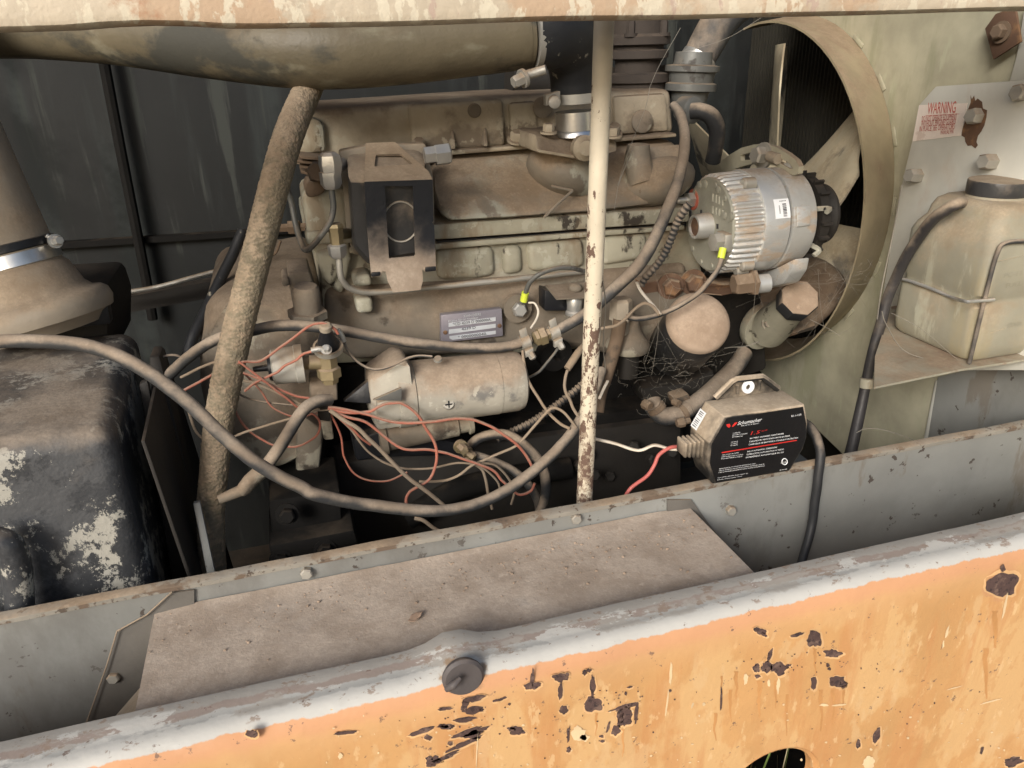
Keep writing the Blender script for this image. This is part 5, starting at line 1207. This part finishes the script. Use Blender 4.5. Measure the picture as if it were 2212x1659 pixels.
part(eh, "plug", MB().ptube([(566, 1016), (540, 1040), (528, 1055), (520, 1062)], [.85, .845, .84, .84], [17, 17, 16, 13], seg=16, smooth=False).ptube([(524, 1058), (500, 1068), (472, 1080)], [.84, .838, .835], [13, 12, 10], seg=12, smooth=False), m_bell)
hose("rear_hose", [(524, 500), (500, 555), (468, 620), (440, 680), (420, 720), (404, 770)], [1.2, 1.18, 1.15, 1.12, 1.1, 1.08], 12, m_rubberb, "bluish black hose slanting behind the mud caked hose", "hose", seg=14)
hose("coolant_hose", [(1494, 240), (1515, 240), (1536, 252), (1548, 278), (1547, 310), (1540, 348)], [1.10, 1.09, 1.085, 1.085, 1.09, 1.10], [17, 17, 18, 18, 17, 17], m_rubber, "short curved dusty coolant hose under the thermostat housing", "hose", seg=18)
uh = thing("upper_radiator_hose", "wide dark hose rising from the thermostat housing with a silver band", "hose", P(1500, 150, 1.2))
part(uh, "hose", MB().ptube([(1508, 128), (1530, 88), (1556, 45), (1590, 10), (1640, -20)], [1.18, 1.18, 1.18, 1.18, 1.2], [36, 38, 39, 40, 40], seg=28), m_cable)
part(uh, "silver_band", MB().ptube([(1497, 146), (1506, 131), (1512, 121)], 1.18, [37, 38.5, 38], seg=28, smooth=False), m_zinc)
part(uh, "neck", MB().ptube([(1482, 178), (1498, 146)], 1.18, [40, 34], seg=24, smooth=False), m_rustd)
hose("loop_cable", [(1008, 982), (1015, 965), (1035, 946), (1070, 938), (1105, 943), (1142, 970), (1166, 1000), (1178, 1035), (1178, 1075), (1165, 1110), (1150, 1135)], [.97, .965, .96, .95, .94, .92, .91, .90, .90, .90, .90], 11, m_rubber, "dark dusty cable looping beneath the starter motor", "cable", "starter cables", seg=14)
hose("starter_cable", [(1003, 982), (1030, 985), (1065, 996), (1110, 1018), (1140, 1046), (1160, 1080), (1168, 1120)], [.955, .95, .945, .94, .93, .93, .93], 9.5, m_cable, "dusty cable running from the starter terminal to the sump", "cable", "starter cables", seg=14)
hose("ribbed_conduit", [(1075, 948), (1095, 938), (1130, 922), (1165, 902), (1215, 866), (1252, 836), (1290, 800)], [.99, .985, .98, .98, .98, .98, .98], 9.5, m_rubber, "black ribbed conduit slanting up behind the steel rod", "conduit", "ribbed conduits", ribs=(.0062, .22), seg=14)
hose("ribbed_conduit", [(1385, 615), (1397, 595), (1418, 573), (1436, 548), (1450, 515), (1464, 478), (1476, 458), (1490, 440)], [.99, .985, .98, .975, .97, .965, .96, .955], [9, 9, 9, 9, 9, 9.5, 10, 10], m_cable, "dusty ribbed conduit joining the red washer stud of the alternator", "conduit", "ribbed conduits", ribs=(.0068, .2), seg=14)
# charger leads
hose("charger_lead", [(1272, 947), (1287, 949), (1330, 958), (1380, 973), (1414, 961), (1447, 970), (1470, 971)], [.80, .79, .77, .755, .75, .75, .75], 3.6, m_white, "thin off white lead from the charger boot to the rod", "lead", seg=10)
hose("charger_lead", [(1340, 1088), (1348, 1076), (1364, 1053), (1397, 1029), (1414, 1004), (1424, 982), (1447, 967), (1470, 965)], [.74, .74, .74, .742, .745, .747, .748, .75], 4.2, m_redn, "bright red lead from the charger boot dropping behind the rail", "lead", seg=10)
hose("charger_power_cord", [(1738, 915), (1750, 924), (1764, 945), (1772, 982), (1768, 1030), (1761, 1082), (1754, 1133), (1742, 1180), (1728, 1228), (1720, 1262)], [.745, .735, .72, .706, .698, .694, .690, .680, .665, .655], [11, 11, 10.5, 10, 10, 10, 9.5, 9.5, 9, 9], mat('cord_black', (.02, .021, .023), .55, 0, .05, dcol=(.33, .27, .21), dgrad=(.17, 1.6)), "black power cord hanging from the charger over the rail", "cord", seg=16)
hose("alternator_lead", [(1559, 553), (1556, 568), (1547, 588), (1528, 612), (1508, 634), (1464, 662), (1417, 682), (1380, 689), (1352, 684)], [.925, .92, .915, .91, .91, .91, .915, .92, .925], 5.6, m_cable, "grey lead with a yellow crimp under the alternator", "wire", seg=12)
al_c = MB().ptube([(1562, 536), (1557, 558)], [.926, .922], 8.2, seg=12, smooth=False)
solo("crimp_sleeve", al_c, m_yel, "yellow green crimp sleeve on the alternator terminal", "crimp", "yellow crimp sleeves")
hose("ground_lead", [(1127, 655), (1133, 640), (1140, 618), (1150, 604), (1170, 590), (1200, 580), (1232, 579), (1262, 586)], [1.005, 1.0, .995, .99, .985, .985, .99, 1.0], 5.2, m_steel, "arched grey ground lead above the engine name plate", "wire", seg=12)
solo("crimp_sleeve", MB().ptube([(1131, 650), (1135, 632)], [1.002, .998], 8, seg=12, smooth=False), m_yel, "yellow green crimp sleeve on the bolt beside the name plate", "crimp", "yellow crimp sleeves")
# loose wires: picture path, depth, radius, material, label
LW = [
 ([(512, 785), (530, 781), (567, 777), (617, 742), (667, 706), (690, 698), (705, 699), (722, 710), (730, 722)], (.90, .90), 3.0, m_red, "red wire arching from the muddy hose over the black cone sender"),
 ([(684, 756), (672, 758), (655, 764), (640, 778), (615, 790), (600, 803), (582, 812), (549, 828), (528, 844)], (.885, .90), 3.0, m_red, "kinked red wire from the sender ring down to the muddy hose"),
 ([(516, 780), (545, 803), (583, 832), (615, 857), (643, 880), (665, 890), (682, 899), (692, 915), (688, 935), (672, 950), (640, 964), (605, 963), (582, 957), (545, 935), (520, 908), (503, 875)], (.89, .92), 2.6, m_red, "red wire falling straight to the bracket and looping back left"),
 ([(525, 805), (560, 818), (600, 838), (640, 855), (672, 862), (690, 880)], (.90, .90), 3.0, m_red, "dusty red wire sagging below the pressure switch cup"),
 ([(525, 822), (560, 830), (600, 848), (640, 868), (680, 885), (710, 885)], (.905, .90), 3.2, m_tan, "tan wire lying just under the dusty red wire at the bracket"),
 ([(708, 882), (740, 890), (795, 890), (815, 880), (832, 872), (850, 870), (868, 871), (892, 886), (907, 902), (919, 922), (933, 945), (942, 968), (943, 992), (938, 1015), (930, 1032), (919, 1042), (898, 1053), (885, 1062), (878, 1078), (880, 1100)], (.895, .89), 3.3, m_red, "red wire humped over the starter nose then looping down below it"),
 ([(708, 880), (740, 884), (782, 892), (832, 907), (882, 914), (932, 910), (982, 905), (1010, 905), (1032, 910), (1060, 922), (1082, 935), (1105, 950), (1122, 965), (1138, 985), (1149, 1008), (1154, 1030)], (.895, .88), 3.3, m_red, "long red wire sweeping across the lower side of the starter body"),
 ([(720, 890), (750, 900), (782, 909), (800, 918), (815, 930), (832, 945), (849, 957), (865, 966), (882, 970), (932, 972), (960, 977), (982, 985), (1032, 1002), (1069, 1019), (1085, 1038), (1099, 1052), (1118, 1066), (1132, 1067), (1148, 1060), (1155, 1045)], (.895, .89), 3.1, m_red, "rusty red wire stepping down to the lower right under the starter"),
 ([(730, 900), (760, 925), (780, 945), (800, 960)], (.895, .91), 3.0, m_red, "short red wire end below the wire bracket"),
 ([(712, 887), (745, 908), (782, 933), (849, 1000), (880, 1030), (915, 1056), (940, 1076), (964, 1097)], (.893, .88), 4.6, m_tan, "thick tan wire running diagonally down behind the sagging cable"),
 ([(738, 728), (745, 742), (752, 758), (766, 776), (782, 789), (802, 797), (825, 796), (849, 789), (870, 779), (889, 772), (910, 769), (934, 770)], (.93, .90), 2.8, m_cable, "thin grey wire dipping between the sender and the starter top"),
 ([(408, 890), (412, 905), (420, 925), (433, 942), (448, 950), (467, 952), (500, 944), (533, 932), (580, 918), (623, 905), (660, 893), (690, 883)], (.89, .90), 2.8, m_tan, "thin tan wire rising from the sagging cable to the bracket"),
 ([(1129, 758), (1131, 780), (1139, 815), (1152, 842), (1169, 869), (1182, 888), (1195, 903), (1212, 917), (1232, 926)], (.95, .86), 3.2, m_tan, "thin tan wire hanging from the left worm clamp down to the rod"),
 ([(905, 1040), (935, 1040), (965, 1037), (990, 1026), (1015, 1009), (1040, 997), (1065, 985), (1090, 975), (1115, 962), (1138, 940), (1159, 915), (1175, 896), (1192, 882), (1206, 884), (1219, 892), (1232, 906), (1246, 924)], (.92, .86), 3.0, m_tan, "thin tan wire climbing from the sump up to the rod"),
 ([(1226, 800), (1221, 815), (1219, 834), (1223, 850), (1232, 866), (1238, 880), (1250, 898)], (.88, .86), 3.4, m_tan, "tan wire below a pale sleeve left of the rod"),
 ([(1215, 738), (1200, 760), (1182, 782), (1166, 802), (1149, 812), (1130, 820)], (.955, .97), 3.0, m_steel, "grey wire bowing from the right worm clamp to the starter end"),
 ([(1290, 712), (1304, 709), (1325, 705), (1337, 699), (1355, 684), (1370, 669), (1385, 658), (1397, 655), (1410, 662), (1420, 675), (1424, 680)], (.93, .90), 3.4, m_tan, "cream wire hooped in front of the hex plug"),
 ([(1376, 610), (1384, 628), (1397, 645), (1412, 662), (1426, 678)], (.96, .90), 3.4, m_white, "pale wire slanting down to the oil filter cap"),
 ([(1142, 654), (1155, 655), (1162, 672), (1158, 690), (1146, 710)], (1.0, .98), 2.4, m_white, "short curly pale wire beside the ground bolt"),
 ([(1295, 861), (1304, 843), (1313, 823)], (.90, .92), 3.2, m_white, "short pale wire end right of the rod"),
 ([(1005, 990), (1020, 1000), (1045, 1020), (1055, 1070), (1062, 1100)], (.94, .92), 3.2, m_tan, "tan wire dropping from the starter terminal behind the sagging cable"),
 ([(895, 1120), (915, 1125), (940, 1142), (956, 1150)], (.85, .84), 4.2, m_tan, "tan wire end poking above the rail"),
 ([(390, 815), (430, 795), (470, 780), (500, 775)], (.95, .93), 3.0, m_tan, "upper tan wire fanning out left of the muddy hose"),
 ([(395, 845), (430, 825), (470, 805), (500, 800)], (.95, .93), 3.0, m_red, "lower dusty red wire fanning out left of the muddy hose"),
 ([(715, 886), (760, 930), (800, 980), (860, 1010), (930, 1012), (990, 1000), (1040, 1010), (1075, 1040), (1080, 1075)], (.90, .92), 2.4, m_tan, "thin tan wire sagging widest below the solenoid"),
 ([(712, 890), (735, 940), (745, 990), (775, 1030), (830, 1040), (880, 1020)], (.91, .93), 2.2, m_red, "faint pinkish wire hooked low left of the solenoid"),
 ([(1040, 1000), (1070, 1005), (1095, 1030), (1110, 1060), (1105, 1090)], (.93, .92), 2.6, m_tan, "frayed tan wire curling down near the looping dark cable"),
 ([(520, 800), (560, 840), (590, 880), (640, 900), (690, 892)], (.92, .91), 2.2, m_red, "lowest faint red wire drooping between the muddy hose and bracket"),
 ([(500, 840), (540, 862), (600, 872), (660, 876), (700, 880)], (.93, .905), 2.2, m_cable, "dark dusty wire running almost level to the bracket"),
 ([(330, 790), (350, 772), (380, 768), (400, 778)], (1.0, 1.0), 3.4, m_cable, "small dark wire hoop behind the long dusty cable"),
]
for pix, Y, r, m, lab_ in LW:
    hose("loose_wire", pix, list(Y), r, m, lab_, "wire", "loose wires around the starter and engine", seg=8)
solo("butt_connector", MB().ptube([(1225, 797), (1238, 778), (1250, 760), (1262, 745)], [.88, .885, .89, .9], [8, 8.5, 8, 6], seg=12), m_tan, "pale insulated sleeve on a tan wire left of the rod", "connector")
tr_ = MB()
for pth, y0 in (([(672, 757), (690, 754), (704, 757)], .884), ([(728, 712), (738, 726), (742, 738)], .925)): tr_.ptube(pth, y0, 6.5, seg=10)
solo("ring_terminal", tr_, m_zinc, "grey ring terminals of the wires on the black cone sender", "terminal")

# cobwebs
cw = MB()
def strand(pts, Y, r=.0003):
    Ys = Y if isinstance(Y, (list, tuple)) else [Y] * len(pts)
    if len(Ys) == 2 and len(pts) > 2: Ys = [Ys[0] + (Ys[1] - Ys[0]) * i / (len(pts) - 1) for i in range(len(pts))]
    cw.tube([P(x, y, yy) for (x, y), yy in zip(pts, Ys)], r, 4, sub=5)
strand([(1464, 113), (1520, 100), (1580, 78), (1644, 38)], (1.0, .98), .0003)
strand([(1404, 187), (1395, 230), (1368, 300), (1340, 380), (1327, 453)], (.97, .93), .0004)
strand([(1367, 322), (1350, 362), (1335, 400)], .948, .0009)
strand([(1470, 60), (1425, 140), (1404, 187)], (1.0, .97), .0004)
strand([(1300, 590), (1308, 660), (1303, 740), (1308, 800)], .80, .0008)
strand([(1905, 672), (1914, 700), (1950, 755), (2010, 778), (2060, 790)], (.80, .80), .0006)
strand([(1925, 676), (1990, 710), (2060, 770), (2085, 786)], .78, .0004)
strand([(1948, 400), (1930, 500), (1905, 620), (1895, 690)], (.95, .86), .0008)
strand([(1750, 690), (1790, 710), (1815, 726)], 1.0, .0006)
strand([(1640, 738), (1610, 748), (1580, 750), (1565, 752)], .98, .0008)
strand([(1850, 935), (1870, 926), (1905, 928), (1960, 945), (1985, 958)], .80, .0005)
rnd = random.Random(3)
hubs = [(1680, 575), (1760, 620), (1800, 540), (1830, 600), (1880, 600), (1900, 660), (1600, 740), (1540, 760), (1470, 740), (1420, 760), (1390, 800), (1440, 590), (1650, 600), (1740, 700), (1860, 560), (1420, 620), (1500, 810)]
for i in range(95):
    a = rnd.choice(hubs); b = rnd.choice(hubs)
    if math.dist(a, b) > 190: continue
    p, q = (a[0] + rnd.gauss(0, 26), a[1] + rnd.gauss(0, 26)), (b[0] + rnd.gauss(0, 30), b[1] + rnd.gauss(0, 30))
    m = ((p[0] + q[0]) / 2 + rnd.gauss(0, 6), (p[1] + q[1]) / 2 + rnd.uniform(2, 14))
    y0 = .92 + rnd.uniform(-.03, .06)
    strand([p, m, q], (y0, y0 + rnd.uniform(-.02, .04)), rnd.choice((.00007, .0001, .00012, .0002)))
for i in range(130):
    x, y = rnd.gauss(1450, 60), rnd.gauss(790, 40)
    a = rnd.uniform(0, 6.3); L_ = rnd.uniform(8, 40)
    strand([(x, y), (x + math.cos(a) * L_ * .5 + rnd.gauss(0, 4), y + math.sin(a) * L_ * .3 + rnd.gauss(0, 4)), (x + math.cos(a) * L_, y + math.sin(a) * L_ * .6)], .915 + rnd.uniform(0, .04), rnd.choice((.00007, .0001, .00014)))
for i in range(60):
    x, y = rnd.gauss(1800, 50), rnd.gauss(575, 40)
    a = rnd.uniform(0, 6.3); L_ = rnd.uniform(8, 45)
    strand([(x, y), (x + math.cos(a) * L_ * .5 + rnd.gauss(0, 4), y + math.sin(a) * L_ * .3 + rnd.gauss(0, 4)), (x + math.cos(a) * L_, y + math.sin(a) * L_ * .6)], 1.0 + rnd.uniform(0, .06), rnd.choice((.00007, .0001, .00015)))
solo("cobweb", cw, m_web, "dusty cobweb threads strung among the filters, alternator and shroud", None, kind='stuff')
# pieces that belong to a part sit under that part
SUBS = {'embossed_ring': 'canister', 'drain_elbow': 'drain_fitting', 'rusty_plug': 'bearing_hub', 'stud': 'red_washer', 'label_print': 'barcode_label', 'vent_rib': 'rear_plate', 'vent_slot': 'rear_plate', 'rim_rivet': 'rear_plate', 'plate_screw': 'rear_plate', 'arm_bolt': 'slotted_arm', 'arm_lug': 'slotted_arm',
        'screw_slot': 'cross_screw', 'solenoid_terminal': 'solenoid', 'printed_line': 'label_face', 'red_rule': 'label_face', 'red_emblem': 'label_face', 'certification_mark': 'label_face', 'side_barcode': 'side_sticker', 'tab_web': 'mounting_tab', 'white_washer': 'mounting_tab',
        'lettering': 'sticker', 'cap_dust': 'cap', 'cap_top': 'cap', 'moulded_mark': 'bottle_body', 'plate_field': 'name_plate', 'stamped_number': 'name_plate', 'plate_lettering': 'name_plate', 'plate_rivet': 'name_plate', 'cover_boss': 'rocker_cover', 'cover_bolt': 'rocker_cover',
        'clamp_screw': ('clamp_band', 'hose_clamp'), 'clamp_bolt': 'clamp_band', 'dust_cap': 'canister', 'top_button': 'cone_boot', 'flange_bolt': 'neck_flange', 'ground_bolt_head': 'ground_bolt', 'sender_unit': 'shelf_bracket', 'manifold_rib': 'intake_manifold', 'manifold_runner': 'intake_manifold'}
def stem_(o): return o.name.split('.')[0]
def mid_(o): return sum((Vector(c) for c in o.bound_box), Vector()) / 8
for o in [o for o in S.objects if o.parent and not o.parent.parent and stem_(o) in SUBS]:
    want = SUBS[stem_(o)]
    c = [p for p in o.parent.children if stem_(p) in (want if isinstance(want, tuple) else (want,))]
    if c: o.parent = min(c, key=lambda p: (mid_(p) - mid_(o)).length)
bpy.context.view_layer.update()
